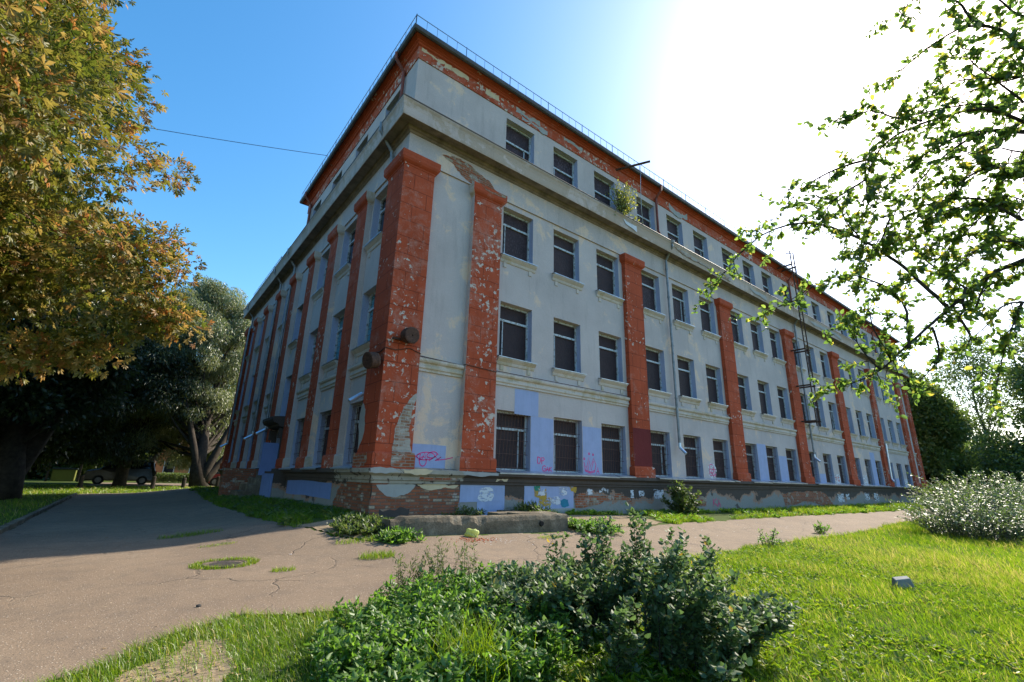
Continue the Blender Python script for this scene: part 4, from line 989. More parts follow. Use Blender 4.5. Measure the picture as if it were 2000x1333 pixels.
# --- apple tree reaching in from the right
APPLE = [
  (0.05, [(1.63, -12.06, 4.11), (1.49, -11.64, 3.99), (1.38, -11.25, 3.89), (1.28, -11.0, 3.79), (1.2, -10.71, 3.54), (1.11, -10.41, 3.27), (1.08, -10.18, 3.07), (1.0, -10.0, 2.93), (0.87, -9.8, 2.85)]),
  (0.03, [(1.16, -10.68, 3.54), (1.05, -10.55, 3.77), (0.95, -10.43, 4.0), (0.87, -10.21, 4.31), (0.65, -9.98, 4.5), (0.48, -9.75, 4.58), (0.29, -9.44, 4.52), (0.16, -9.19, 4.29), (0.07, -8.95, 4.0)]),
  (0.022, [(1.07, -10.34, 3.17), (1.07, -10.37, 3.6), (0.9, -10.26, 3.84), (0.65, -10.04, 3.93), (0.51, -9.76, 3.84), (0.37, -9.51, 3.67), (0.32, -9.4, 3.62)]),
  (0.04, [(1.46, -12.17, 4.42), (1.03, -11.8, 4.68), (0.85, -11.52, 5.0), (0.73, -11.36, 5.18), (0.65, -11.19, 5.24), (0.49, -10.92, 5.2), (0.4, -10.69, 5.15), (0.4, -10.5, 4.98), (0.4, -10.39, 4.69)]),
  (0.03, [(1.31, -11.83, 4.87), (1.15, -11.5, 5.05), (1.01, -11.29, 5.11), (0.87, -11.0, 4.98), (0.84, -10.77, 4.8), (0.85, -10.57, 4.61), (0.87, -10.46, 4.43)]),
  (0.045, [(0.92, -12.19, 4.86), (0.62, -11.91, 5.09), (0.46, -11.65, 5.48), (0.42, -11.58, 5.72), (0.32, -11.42, 5.84), (0.3, -11.27, 5.85), (0.25, -11.06, 5.76), (0.24, -10.9, 5.68)]),
  (0.02, [(0.49, -10.92, 5.2), (0.25, -10.75, 5.25), (0.14, -10.63, 5.33), (0.09, -10.51, 5.32)]),
  (0.02, [(0.4, -10.5, 4.98), (0.32, -10.3, 4.97), (0.24, -10.09, 4.93), (0.15, -9.91, 4.82), (0.12, -9.78, 4.72)]),
  (0.016, [(0.4, -10.42, 4.78), (0.34, -10.21, 4.69), (0.32, -10.0, 4.54)]),
  (0.018, [(0.79, -10.49, 4.5), (0.87, -10.35, 4.3), (0.8, -10.19, 4.04)]),
  (0.022, [(1.17, -11.33, 4.21), (1.01, -11.16, 4.44), (0.83, -10.91, 4.49), (0.7, -10.66, 4.44), (0.52, -10.37, 4.39)]),
  (0.022, [(1.15, -11.71, 4.54), (0.95, -11.42, 4.55), (0.85, -11.26, 4.65), (0.82, -11.08, 4.62), (0.8, -10.87, 4.44)]),
  (0.022, [(1.52, -11.64, 4.26), (1.28, -11.36, 4.4), (1.09, -11.21, 4.4), (1.04, -10.97, 4.21), (1.02, -10.76, 4.02), (0.89, -10.61, 3.92)]),
  (0.02, [(1.46, -11.4, 3.42), (1.31, -11.18, 3.49), (1.31, -11.05, 3.49), (1.24, -10.91, 3.29), (1.16, -10.82, 3.2)]),
  (0.014, [(1.31, -11.18, 3.49), (1.27, -11.06, 3.26), (1.32, -10.94, 3.0), (1.4, -10.85, 2.79)]),
  (0.02, [(1.15, -10.54, 3.36), (1.3, -10.51, 3.13), (1.27, -10.43, 2.98), (1.19, -10.32, 2.86)]),
  (0.018, [(1.08, -10.18, 3.07), (0.91, -10.11, 3.41), (0.88, -10.1, 3.63), (0.78, -9.98, 3.5)]),
  (0.018, [(1.01, -10.1, 3.0), (0.98, -10.0, 3.17), (0.9, -9.94, 3.34)]),
  (0.02, [(0.47, -11.86, 5.66), (0.41, -11.7, 5.71), (0.29, -11.58, 5.98), (0.2, -11.42, 6.11)]),
  (0.02, [(0.32, -11.42, 5.84), (0.3, -11.37, 6.13), (0.14, -11.17, 6.26), (0.11, -11.0, 6.22)]),
  (0.02, [(0.64, -11.6, 5.3), (0.53, -11.4, 5.37), (0.44, -11.22, 5.41), (0.37, -11.08, 5.35)]),
  (0.018, [(0.69, -11.55, 5.08), (0.59, -11.47, 5.25), (0.39, -11.35, 5.5), (0.42, -11.32, 5.72)]),
  (0.018, [(1.29, -11.39, 3.76), (1.13, -11.24, 4.03), (1.05, -11.04, 4.02), (1.03, -10.84, 3.88)]),
  (0.016, [(0.65, -9.98, 4.5), (0.52, -9.96, 4.71), (0.42, -9.85, 4.81), (0.35, -9.73, 4.81)]),
  (0.016, [(0.87, -10.21, 4.31), (0.7, -10.15, 4.5), (0.57, -10.13, 4.71)]),
  (0.018, [(1.28, -11.0, 3.79), (1.22, -10.85, 3.51), (1.19, -10.96, 3.68), (1.36, -11.2, 3.8)]),
  (0.018, [(1.19, -10.88, 3.65), (1.1, -10.75, 3.83), (0.99, -10.61, 4.06), (0.94, -10.57, 4.23)]),
  (0.02, [(0.81, -11.66, 4.76), (0.77, -11.46, 4.65), (0.76, -11.36, 4.76), (0.72, -11.2, 4.78)]),
]
APPLE_DEAD = [(1.13, -10.85, 3.69), (1.14, -10.8, 3.55), (1.17, -10.8, 3.48), (1.14, -10.75, 3.42), (1.2, -10.77, 3.32), (1.25, -10.78, 3.26), (1.29, -10.78, 3.18)]
APPLE_TRUNK = [(1.75, -11.86, 1.9), (1.67, -12.0, 2.46), (1.53, -12.1, 3.03), (1.43, -12.12, 3.64), (1.24, -12.03, 4.15), (0.88, -12.05, 4.59), (0.7, -12.13, 5.17)]
def spline(pts, step=.06):
    P = np.array(pts); out = []
    for i in range(len(P)-1):
        p0 = P[max(i-1,0)]; p1 = P[i]; p2 = P[i+1]; p3 = P[min(i+2, len(P)-1)]
        n = max(2, int(np.linalg.norm(p2-p1)/step))
        for k in range(n):
            t = k/n
            out.append(.5*((2*p1)+(p2-p0)*t+(2*p0-5*p1+4*p2-p3)*t*t+(3*p1-p0-3*p2+p3)*t**3))
    out.append(P[-1]); return np.array(out)
def apple():
    b = (-1.85+3.05, -9.35-1.2, 0)
    P0 = np.array(APPLE_TRUNK[0]); root = empty('apple_tree', (P0[0], P0[1], float(zg(P0[0], P0[1]))), 'leafy green apple tree whose branches reach in front of the facade from the right', 'tree')
    o = np.array(root.location); mb = MB()
    T = spline(APPLE_TRUNK, .2); T[0, 2] = o[2]-.1; mb.tube([tuple(p-o) for p in T], [.15*(1-.65*i/len(T)) for i in range(len(T))], 10)
    LP, LD, LT = [], [], []
    def twig(p, d, L, r, depth):
        n = max(3, int(L/.05)); q = p.copy(); pts = [q.copy()]; d = d/np.linalg.norm(d)
        for i in range(n):
            d = d+RNG.normal(scale=.16, size=3)+np.array([0,0,-.03]); d /= np.linalg.norm(d); q = q+d*L/n; pts.append(q.copy())
            m = RNG.integers(2, 5)
            for _ in range(m):
                LP.append(q+RNG.normal(scale=.008, size=3)); LD.append(unit(d*.5+RNG.normal(scale=.75, size=3)+np.array([0,0,-.35]))); LT.append(RNG.random())
            if depth and RNG.random() < .32: twig(q, d+RNG.normal(scale=.7, size=3), L*.5, r*.6, depth-1)
        mb.tube([tuple(a-o) for a in pts], [r*(1-.7*i/n) for i in range(n+1)], 4, caps=False)
    extra = [(APPLE[i][0]*.7, [tuple(np.array(q)+np.array(j)*(k/len(APPLE[i][1]))) for k, q in enumerate(APPLE[i][1])]) for i, j in ((3,(.1,-.1,.25)),(4,(-.1,.2,.22)),(10,(.1,.1,-.22)),(11,(.15,0,.2)),(12,(.1,-.15,.25)),(22,(.2,-.1,.2)),(27,(.1,.1,-.2))
        ,(20,(.2,.1,-.2)))]
    for (r0, pts) in APPLE+extra:
        S = spline(pts, .06); n = len(S)
        wig = np.cumsum(RNG.normal(scale=.004, size=(n,3)), 0); S = S+wig
        mb.tube([tuple(a-o) for a in S], [max(.004, r0*.62*(1-.85*i/n)) for i in range(n)], 6)
        for i in range(n):
            f = i/n
            if RNG.random() < (.95 if r0 < .03 else .75 if f < .4 else .95):
                d = S[min(i+1, n-1)]-S[max(i-1, 0)]; d = d/np.linalg.norm(d)
                twig(S[i], d*.7+RNG.normal(scale=.6, size=3), RNG.uniform(.10, .25), .005, 1)
        twig(S[-1], S[-1]-S[-3], .3, .004, 1)
    mb.tube([tuple(np.array(a)-o) for a in APPLE_DEAD], [.014,.013,.012,.012,.011,.011,.009], 6)
    for a, bb in ((3,(.05,.02,-.05)),(5,(-.07,.0,-.05)),(5,(.05,.0,.02))):
        q = np.array(APPLE_DEAD[a])-o; mb.tube([tuple(q), tuple(q+np.array(bb))], [.008,.004], 5)
    mb.build('trunk', M['bark'], root, smooth=True)
    P = np.array(LP)-o; D = np.array(LD); L = RNG.uniform(.038, .072, len(P))
    v, f = leaf6(P, D, rdirs(len(P)), L, L*.66); leaves_obj('foliage', v, f, np.array(LT), 6, M['apple'], root)
    print('apple leaves', len(P))
    for q in ((0,1.9),(0,2.6)): pass
    return root
APR = apple()
# ------------------------------------------------------------------ grass, weeds and bushes
def blades(X, Y, H, Wd, lean=.5, wind=(-.25,-.1), zoff=0.0, zf=None):
    n = len(X); Z = (zf(X, Y) if zf is not None else zg(X, Y)+lawn_rise(X, Y))+zoff-.005
    P = np.stack([X, Y, Z], 1); a = RNG.uniform(0, 2*PI, n); s = np.stack([np.cos(a), np.sin(a), np.zeros(n)], 1)
    l = RNG.normal(scale=lean, size=(n, 2))+np.array(wind); D1 = np.stack([l[:,0]*.5, l[:,1]*.5, np.ones(n)], 1); D2 = np.stack([l[:,0]*1.6, l[:,1]*1.6, np.full(n, .75)], 1)
    D1 = unit(D1); D2 = unit(D2); H = H[:, None]; w = np.broadcast_to(np.asarray(Wd, float), (n,))[:, None]
    m = P+D1*H*.55; t = m+D2*H*.5
    V = np.stack([P-s*w/2, P+s*w/2, m+s*w*.42, m-s*w*.42, t], 1).reshape(-1, 3); i = np.arange(n)[:, None]*5
    return V, i+np.array([[0,1,2,3]]), i+np.array([[3,2,4]])
def blade_obj(name, parts, mat, parent=None):
    V, Q, T, R_, off = [], [], [], [], 0
    for (v, q, t, r) in parts:
        V.append(v); Q.append(q+off); T.append(t+off); R_.append(np.repeat(r, 5)); off += len(v)
    return mesh_np(name, np.concatenate(V), [np.concatenate(Q), np.concatenate(T)], mat, parent, rnd=np.concatenate(R_))
def patchy(X, Y, f=1.0):
    def vn(x, y, s):
        xi, yi = np.floor(x).astype(int), np.floor(y).astype(int); fx, fy = x-xi, y-yi; fx = fx*fx*(3-2*fx); fy = fy*fy*(3-2*fy)
        def h(a, b): v = np.sin(a*127.1+b*311.7+s*74.7)*43758.5453; return v-np.floor(v)
        return (h(xi,yi)*(1-fx)+h(xi+1,yi)*fx)*(1-fy)+(h(xi,yi+1)*(1-fx)+h(xi+1,yi+1)*fx)*fy
    X, Y = np.asarray(X)*f, np.asarray(Y)*f
    return np.clip(.5+1.25*(.55*vn(X*.8, Y*.8, 1)+.3*vn(X*1.9+7, Y*1.9, 2)+.15*vn(X*4.3, Y*4.3+3, 3)-.5), 0, 1)
SHRUB_C, SHRUB_R = (-.62, -8.55), (1.0, 1.75)
def grass_area(n, rmin, rmax, a0, a1, keep, h, w, tone, power=1.0):
    u = RNG.random(n); r = (rmin**power+(rmax**power-rmin**power)*u)**(1/power); a = np.radians(RNG.uniform(a0, a1, n))
    X = CAM.x+r*np.sin(a); Y = CAM.y+r*np.cos(a); k = keep(X, Y); X, Y = X[k], Y[k]; n = len(X); pt = patchy(X, Y); r = r[k]
    big = patchy(X*.35+3, Y*.4)
    H = RNG.uniform(.35, 1.2, n)*h*(.45+1.0*pt)*(.7+.6*big)
    R_ = np.clip(RNG.normal(tone-.06, .2, n)+.5*(pt-.5)+.35*(big-.5), 0, 1)
    dry = (RNG.random(n) < .05*(.4+pt)); R_[dry] = RNG.uniform(.9, 1, dry.sum()); H[dry] *= 1.35
    v, q, t = blades(X, Y, H*1.25, w*(.62+.03*r), .55, (-.55,.38)); return v, q, t, R_
def lawn_ok(x, y):
    e3 = inpoly(x+.1*wob(x, y), y+.1*wob(y, x), EARTH3) & (np.random.default_rng(3).random(len(x)) > .30)
    return (~on_asphalt(x, y, .14)) & ~e3 & (y < -4.2) & (x > -6.3)
G1 = [grass_area(170000, 1.0, 6.5, -14, 100, lawn_ok, .088, .0065, .50, 1.6),
      grass_area(150000, 6.5, 14, 30, 97, lawn_ok, .10, .008, .58, 1.4),
      grass_area(110000, 14, 34, 40, 92, lawn_ok, .15, .011, .62, 1.2),
      grass_area(45000, 34, 95, 50, 90, lawn_ok, .26, .022, .62, 1.2)]
def dry_area(n, x0, x1, y0, y1, h, w):
    X = RNG.uniform(x0, x1, n); Y = RNG.uniform(y0, y1, n); k = lawn_ok(X, Y) & (patchy(X*.55+9, Y*.7+4) > .63); X, Y = X[k], Y[k]; n = len(X)
    v, q, t = blades(X, Y, RNG.uniform(.6, 1.3, n)*h, w, .5, (-.6,.42)); return v, q, t, RNG.uniform(.86, 1.0, n)
def dark_area(n, x0, x1, y0, y1, h, w):
    X = RNG.uniform(x0, x1, n); Y = RNG.uniform(y0, y1, n); k = lawn_ok(X, Y) & (patchy(X*.8+31, Y*.9+14) > .68); X, Y = X[k], Y[k]; n = len(X)
    v, q, t = blades(X, Y, RNG.uniform(.5, 1.3, n)*h, w, .7, (-.3,.2)); return v, q, t, RNG.uniform(.0, .3, n)
G1 += [dry_area(26000, -2, 12, -12, -5.5, .17, .004), dry_area(30000, 12, 40, -14, -4.5, .30, .009), dark_area(34000, -2, 12, -12, -5.5, .12, .008), dark_area(26000, 12, 30, -12, -4.5, .2, .014)]
tag(blade_obj('grass', G1, M['grass']), 'long bright green grass of the sunlit lawn in the right foreground', 'grass', kind='stuff')
def left_ok(x, y): return (x < -6.75) & (y > -6) & (y < 26)
def far_ok(x, y): return (y > 24.0) & (y < 33.5) & (x > -30) & (x < 8)
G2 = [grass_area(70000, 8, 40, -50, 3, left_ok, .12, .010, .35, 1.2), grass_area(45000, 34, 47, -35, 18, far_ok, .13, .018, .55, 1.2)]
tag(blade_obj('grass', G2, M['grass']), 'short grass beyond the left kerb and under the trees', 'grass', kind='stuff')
def wall_ok(x, y):
    strip = (y > -2.75+.25*wob(x, y)) & (y < -.16) & (x > 3.9)
    dens = patchy(x*1.4, y*.9) > .50-.1*(x > 9)
    pad = inpoly(x, y, EARTH2); return strip & dens & ~pad & ~on_asphalt(x, y, .2)
def side_ok(x, y):
    return (x < -.15) & (x > -2.5+.25*wob(x, y)) & (y > -2.2) & (y < 23.5) & ~inpoly(x, y, EARTH) & (patchy(x*1.2, y*.6) > .22) & ~on_asphalt(x, y, .25)
def scatter(n, x0, x1, y0, y1, keep, h, w, tone, lean=.45):
    X = RNG.uniform(x0, x1, n); Y = RNG.uniform(y0, y1, n); k = keep(X, Y); X, Y = X[k], Y[k]; n = len(X)
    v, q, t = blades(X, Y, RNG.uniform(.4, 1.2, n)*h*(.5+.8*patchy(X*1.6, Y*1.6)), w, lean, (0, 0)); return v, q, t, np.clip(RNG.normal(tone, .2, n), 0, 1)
tag(blade_obj('grass', [scatter(26000, 3.9, 16, -2.9, -.1, wall_ok, .20, .011, .6), scatter(30000, 16, 50, -2.8, -.1, wall_ok, .26, .02, .62)], M['grass']),
    'sunlit strip of grass and weeds along the foot of the front wall', 'grass', kind='stuff')
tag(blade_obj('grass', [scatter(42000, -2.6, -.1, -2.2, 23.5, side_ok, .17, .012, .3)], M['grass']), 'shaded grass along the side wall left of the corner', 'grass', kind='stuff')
# broad-leaved lawn weeds
def rosettes(n, keep, x0, x1, y0, y1, L0, L1, mat, name, label):
    X = RNG.uniform(x0, x1, n); Y = RNG.uniform(y0, y1, n); k = keep(X, Y); X, Y = X[k], Y[k]; n = len(X)
    VV, FF, off, R_ = [], [], 0, []
    for j in range(6):
        a = RNG.uniform(0, 2*PI, n); up = RNG.uniform(.25, 1.1, n); D = np.stack([np.cos(a), np.sin(a), up], 1)
        S = np.stack([-np.sin(a), np.cos(a), RNG.normal(scale=.2, size=n)], 1); L = RNG.uniform(L0, L1, n)
        P = np.stack([X, Y, zg(X, Y)+.03], 1); v, f = leaf6(P, D, S, L, L*RNG.uniform(.25, .5, n)); VV.append(v); FF.append(f+off); off += len(v); R_.append(np.repeat(np.clip(RNG.normal(.55, .22, n), 0, 1), 6))
    return tag(mesh_np(name, np.concatenate(VV), [np.concatenate(FF)], mat, rnd=np.concatenate(R_)), label, 'weeds', kind='stuff')
rosettes(8500, lambda x, y: lawn_ok(x, y) & (patchy(x*1.3, y*1.3) > .45), -2.5, 9, -11.5, -5.8, .03, .085, M['grass'], 'weeds', 'broad-leaved weeds scattered through the sunlit lawn')
rosettes(900, lambda x, y: wall_ok(x, y), 4, 40, -2.6, -.2, .12, .28, M['nettle'], 'weeds', 'leafy weeds growing along the foot of the front wall')
rosettes(420, lambda x, y: side_ok(x, y), -2.6, -.2, -1.6, 20, .12, .25, M['green'], 'weeds', 'shaded leafy weeds along the side wall')

def plant(name, label, cat, loc, stems, leaf_fn, mat, stem_mat=None, group=None):
    """stems: list of point lists (world); leaf_fn(P, D, t) per leaf site -> V, F"""
    o = Vector((loc[0], loc[1], float(zg(loc[0], loc[1])))); root = empty(name, o, label, cat, group); mb = MB(); LP, LD, T = [], [], []
    for (pts, r, sp, f0, k) in stems:
        P = np.array(pts)-np.array(o); mb.tube([tuple(p) for p in P], [r*(1-.7*i/(len(P)-1)) for i in range(len(P))], 4, caps=False)
        seg = np.linalg.norm(np.diff(P, axis=0), axis=1); cum = np.concatenate([[0], np.cumsum(seg)]); L = cum[-1]
        s = np.arange(L*f0, L, sp); 
        if not len(s): continue
        Q = np.stack([np.interp(s, cum, P[:, i]) for i in range(3)], 1); d = unit(P[-1]-P[0])
        for _ in range(k):
            LP.append(Q+RNG.normal(scale=.016, size=Q.shape)); LD.append(np.repeat(d[None], len(s), 0)); T.append(s/L)
    mb.build('stem', stem_mat or M['barkgrey'], root)
    P = np.concatenate(LP); D = np.concatenate(LD); T = np.concatenate(T)
    v, f, per, r = leaf_fn(P, D, T); mesh_np('foliage', v, [f], mat, root, rnd=np.repeat(r, per)); return root
def arch(x, y, dx, dy, h, n=7, jit=.03):
    z = float(zg(x, y)); P = []
    for i in range(n+1):
        t = i/n; P.append((x+dx*t**1.5+random.gauss(0, jit)*t, y+dy*t**1.5+random.gauss(0, jit)*t, z-.03+h*(1-(1-t)**1.35)))
    return P
# leathery dark shrub in the foreground
def shrub_leaf(L0, L1, ratio, up=.1, out=.8):
    def fn(P, D, T):
        n = len(P); d = unit(RNG.normal(size=(n,3))*np.array([1,1,.45])*out+D*.25+np.array([0,0,up])); L = RNG.uniform(L0, L1, n)
        S = unit(np.cross(d, np.array([0,0,1.0])+RNG.normal(scale=.35, size=(n,3))))
        v, f = leaf6(P, d, S, L, L*ratio, .22); return v, f, 6, np.clip(RNG.beta(2.2, 3.5, n)+(RNG.random(n) < .03)*.5, 0, 1)
    return fn
st = []
ca, sa = math.cos(math.radians(53)), math.sin(math.radians(53))
def off(u, w): return (-.95+u*ca*.88+w*sa, -8.28-u*sa*.88+w*ca)      # u to the right, w away from the camera
lead = []
for i in range(60):                  # leaders of uneven height, each a sheaf of stems
    a = random.uniform(0, 2*PI); q = math.sqrt(random.random()); u, w = 1.22*q*math.cos(a), .8*q*math.sin(a)
    h = (1.0-.36*q*q)*random.choice((.70,.80,.88,.95,1.02,1.08))*(.84 if u > .75 else .70 if u < -.6 else .88 if u < -.25 else 1)
    for k in range(6):
        x, y = off(u+random.gauss(0,.05), w+random.gauss(0,.05)); L = .26*q+.06
        du, dw = math.cos(a)*L+random.gauss(0,.13), math.sin(a)*L+random.gauss(0,.13)
        st.append((arch(x, y, du*ca+dw*sa, -du*sa+dw*ca, h*random.uniform(.62,1.0)), .006, .024, .12, 3))
for (u, w, h) in ((.12,.3,1.17),(.2,.25,1.1),(-.8,.4,.86),(.95,.3,.93),(-.2,.5,1.04),(.62,.45,.98)):
    x, y = off(u, w)
    for _ in range(3): st.append((arch(x, y, random.gauss(0,.06), random.gauss(0,.06), h, 7, .03), .006, .034, .3, 2))
plant('shrub', 'dark green leathery-leaved shrub in the foreground in front of the asphalt', 'shrub', (-.95,-8.28), st, shrub_leaf(.038,.070,.74), M['shrub'], M['bark'])
# nettles left of it
NET = [(-3.45,-7.35),(-3.1,-6.75),(-2.3,-6.35),(-1.5,-6.35),(-.9,-6.75),(-1.2,-7.6),(-1.9,-8.5),(-2.9,-8.75),(-3.6,-8.3)]
st = []
while len(st) < 700:
    x, y = random.uniform(-3.7,-.8), random.uniform(-8.8,-6.2)
    if not inpoly(np.array([x]), np.array([y]), NET)[0]: continue
    h = .20+.17*(x+3.6)/2.6+random.uniform(-.07,.10); st.append((arch(x, y, random.gauss(0,.05), random.gauss(0,.05), max(.1, h), 4, .012), .004, .036, .15, 5))
plant('nettle_patch', 'bright green nettle patch left of the dark shrub', 'nettles', (-2.3,-7.4), st, shrub_leaf(.04,.075,.52,.0,1.0), M['nettle'], M['green'])
st = []
for (x, y, h, k) in ((-1.75,-6.35,.62,10),(-2.15,-6.3,.5,12),(-1.5,-6.5,.7,6)):
    for _ in range(k): st.append((arch(x+random.gauss(0,.06), y+random.gauss(0,.06), random.gauss(0,.12), random.gauss(0,.12), h*random.uniform(.7,1.1), 5, .015), .004, .022, .1, 3))
plant('mugwort', 'feathery grey-green mugwort behind the nettles at the asphalt edge', 'weed', (-1.75,-6.35), st, shrub_leaf(.025,.055,.3,.2,.9), M['green'], M['green'])
# long grass tussock in front of the nettles
X = RNG.normal(-2.62,.13,420); Y = RNG.normal(-8.25,.13,420); v, q, t = blades(X, Y, RNG.uniform(.28,.55,420), .008, .35, (-.1,0))
tag(blade_obj('grass_tussock', [(v, q, t, np.clip(RNG.normal(.6,.15,420),0,1))], M['grass']), 'tall tussock of long grass among the nettles', 'grass tussock')
# silvery bushes at the right
def bush(loc, R_, h, n, label, mat=M['silver'], L=(.075,.125), ratio=.36, sp=.07, group=None, name='bush', k=2, trunkless=True):
    st = []
    for i in range(n):
        a = random.uniform(0, 2*PI); q = math.sqrt(random.random()); x, y = loc[0]+R_*.55*q*math.cos(a), loc[1]+R_*.55*q*math.sin(a)
        st.append((arch(x, y, math.cos(a)*R_*.5*q+random.gauss(0,.15*R_), math.sin(a)*R_*.5*q+random.gauss(0,.15*R_), h*(1-.5*q*q)*random.uniform(.5,1.12), 6, .07), .012, sp, .08, k))
    return plant(name, label, 'bush', loc, st, shrub_leaf(L[0], L[1], ratio, .15, .9), mat, M['barkgrey'], group)
bush((18.4,-7.7), 2.0, 1.7, 230, 'silvery shining bush nearest the asphalt at the right, lowest of the group', group='silvery bushes at the right')
bush((22.6,-7.6), 2.5, 2.3, 300, 'tallest silvery shining bush, in front of the far end of the building', group='silvery bushes at the right')
bush((26.5,-9.0), 3.0, 2.5, 260, 'silvery shining bush at the right edge behind the lawn', group='silvery bushes at the right')
bush((33,-9.5), 3.4, 2.6, 240, 'farther silvery bush at the right edge, under the yellowish tree', group='silvery bushes at the right')
bush((42,-3.6), 2.4, 2.3, 170, 'green bush hiding the foot of the building end', M['green'], (.14,.22), .5, .14)
# plants on the building and at its foot
bush((11.35,-1.15), .65, 1.2, 60, 'dark green climbing bush against the brown plinth', M['green'], (.08,.14), .55, .06, None, 'plinth_bush', 3)
bush((4.3,-.75), .5, .36, 46, 'arching dark green weed clump behind the concrete block wall', M['green'], (.12,.22), .18, .05, None, 'weed_clump', 2)
bush((-1.0,-1.9), .6, .30, 70, 'shaded leafy weed clump at the left end of the concrete block wall', M['green'], (.06,.11), .4, .045, None, 'weed_clump', 3)
bush((-.7,-2.95), .36, .24, 46, 'sunlit leafy weed clump at the left end of the concrete block wall', M['nettle'], (.06,.11), .42, .04, None, 'weed_clump', 3)
bush((4.5,-2.85), .75, .32, 90, 'sunlit low leafy weeds at the right end of the concrete block wall', M['nettle'], (.05,.10), .5, .04, None, 'weed_clump', 3)
bush((2.3,-.6), .5, .30, 30, 'low weeds in front of the blue overpaint of the plinth', M['green'], (.06,.11), .4, .05, None, 'weed_clump', 2)
bush((7.55,-5.75), .3, .5, 9, 'single upright weed at the asphalt edge in front of the lawn', M['nettle'], (.05,.09), .4, .035, None, 'weed_clump', 2)
bush((13.3,-4.9), .35, .4, 10, 'small distant weed at the far asphalt edge', M['nettle'], (.08,.12), .4, .05, None, 'weed_clump', 2)
# sapling rooted in the cornice
def sapling():
    o = Vector((9.55,-.42,12.62)); root = empty('birch_sapling', o, 'pale green sapling growing out of the cornice between the attic windows', 'sapling'); mb = MB(); P, D = [], []
    for i in range(84):
        a = random.uniform(0, 2*PI); L = random.uniform(.6,1.95); q = random.uniform(.1,.85)
        pts = bez((0,0,0), (math.cos(a)*q*1.3+.05, math.sin(a)*q*.6-.08, L*(1-.25*q)-(.7 if i % 4 == 0 else 0)), -.1, 6, .1); mb.tube(pts, [.012-.0015*k for k in range(7)], 4, caps=False)
        for k in range(16):
            t = random.uniform(.15,1)*5.99; p = pts[int(t)].lerp(pts[int(t)+1], t % 1); P.append(np.array(p)+RNG.normal(scale=.04, size=3)); D.append(RNG.normal(size=3)+np.array([0,0,-.5]))
    mb.build('stem', M['barkgrey'], root); P = np.array(P); L = RNG.uniform(.06,.12,len(P)); v, f = leaf6(P, np.array(D), rdirs(len(P)), L, L*.7); leaves_obj('foliage', v, f, RNG.random(len(P)), 6, M['birch'], root)
sapling()
# tufts growing through the asphalt
def tuft(x, y, rx, ry, n, h, label, tone=.6, ring_=0.0):
    a = RNG.uniform(0, 2*PI, n); q = np.sqrt(RNG.uniform(ring_, 1, n)); X = x+rx*q*np.cos(a); Y = y+ry*q*np.sin(a)
    v, qd, t = blades(X, Y, RNG.uniform(.4,1.2,n)*h, .007, .6, (0,0), .02)
    tag(blade_obj('grass_tuft', [(v, qd, t, np.clip(RNG.normal(tone,.18,n),0,1))], M['grass']), label, 'grass tuft', 'grass tufts in the asphalt')
tuft(-3.45,-3.12,.44,.36,1100,.07,'ring of grass round the iron manhole cover', .62, .45)
tuft(-1.45,-3.79,.3,.16,420,.12,'bright grass tuft in the asphalt, between the manhole and the concrete block wall')
tuft(-2.87,-3.97,.16,.09,160,.08,'smallest grass tuft, right of the manhole ring')
tuft(-3.6,.1,.55,.22,420,.10,'shaded grass tuft in the road behind the manhole',.3)
tuft(-3.35,-1.55,.3,.1,140,.05,'thin grass tuft at the shadow edge behind the manhole')
tuft(-1.15,-2.7,.6,.16,420,.10,'sunlit grass tuft at the earth patch beside the concrete block wall')
tuft(2.7,-3.35,.4,.12,200,.08,'grass tuft on the asphalt right of the yellow bag')
# ------------------------------------------------------------------ smaller things and the far street
def gz(x, y): return float(zg(x, y))
# concrete block wall with a broken top edge
def block_wall():
    mb = MB(); n = 46; L = 4.5; rows = []
    for i in range(n+1):
        t = i/n; x = -.72+L*t; zt = 1.07-.03*t+.012*math.sin(9*t)+random.uniform(-.006,.006); d = .008+.008*math.sin(31*t)+.006*math.sin(77*t+1)
        if .30 < t < .38 or .42 < t < .47: d += random.uniform(.03,.07)
        if t < .06: zt -= random.uniform(.02,.07)
        y = -2.62-.18*t; rows.append([(x,y,.3),(x,y-.0,zt-.10-d*1.2),(x,y+.012+d*.6,zt-.03-d*.4),(x,y+.03+d,zt),(x,y+.36,zt-.005),(x,y+.40,zt-.05),(x,y+.40,.3)])
    i0 = len(mb.v)
    for r in rows: mb.v += r
    m = len(rows[0])
    for i in range(n):
        for j in range(m-1): a = i0+i*m+j; mb.f.append([a, a+1, a+m+1, a+m]); mb.m.append(0)
    for e in (0, n): mb.f.append([i0+e*m+j for j in range(m)]); mb.m.append(0)
    o = mb.build('concrete_block_wall', M['concrete']); tag(o, 'long low broken concrete block wall in front of the plinth', 'block wall')
    mb = MB(); mb.lathe([(0,.001),(0,.07),(.03,.055),(.031,.001)], (2.95,-2.77,.86), (0,-1,0), 9); h = mb.build('hole', simple('dark_hole', (.01,.009,.008), .9), o)
block_wall()
mb = MB(); mb.box((2.6,-1.9,.98),(3.85,-2.36,1.06)); mb.box((3.45,-2.34,.5),(3.83,-.35,1.0)); mb.box((2.45,-1.75,.85),(3.4,-1.3,1.03))
tag(mb.build('concrete_slab', M['concrete'], bevel=.015), 'cracked concrete slab behind the right end of the block wall', 'concrete slab')
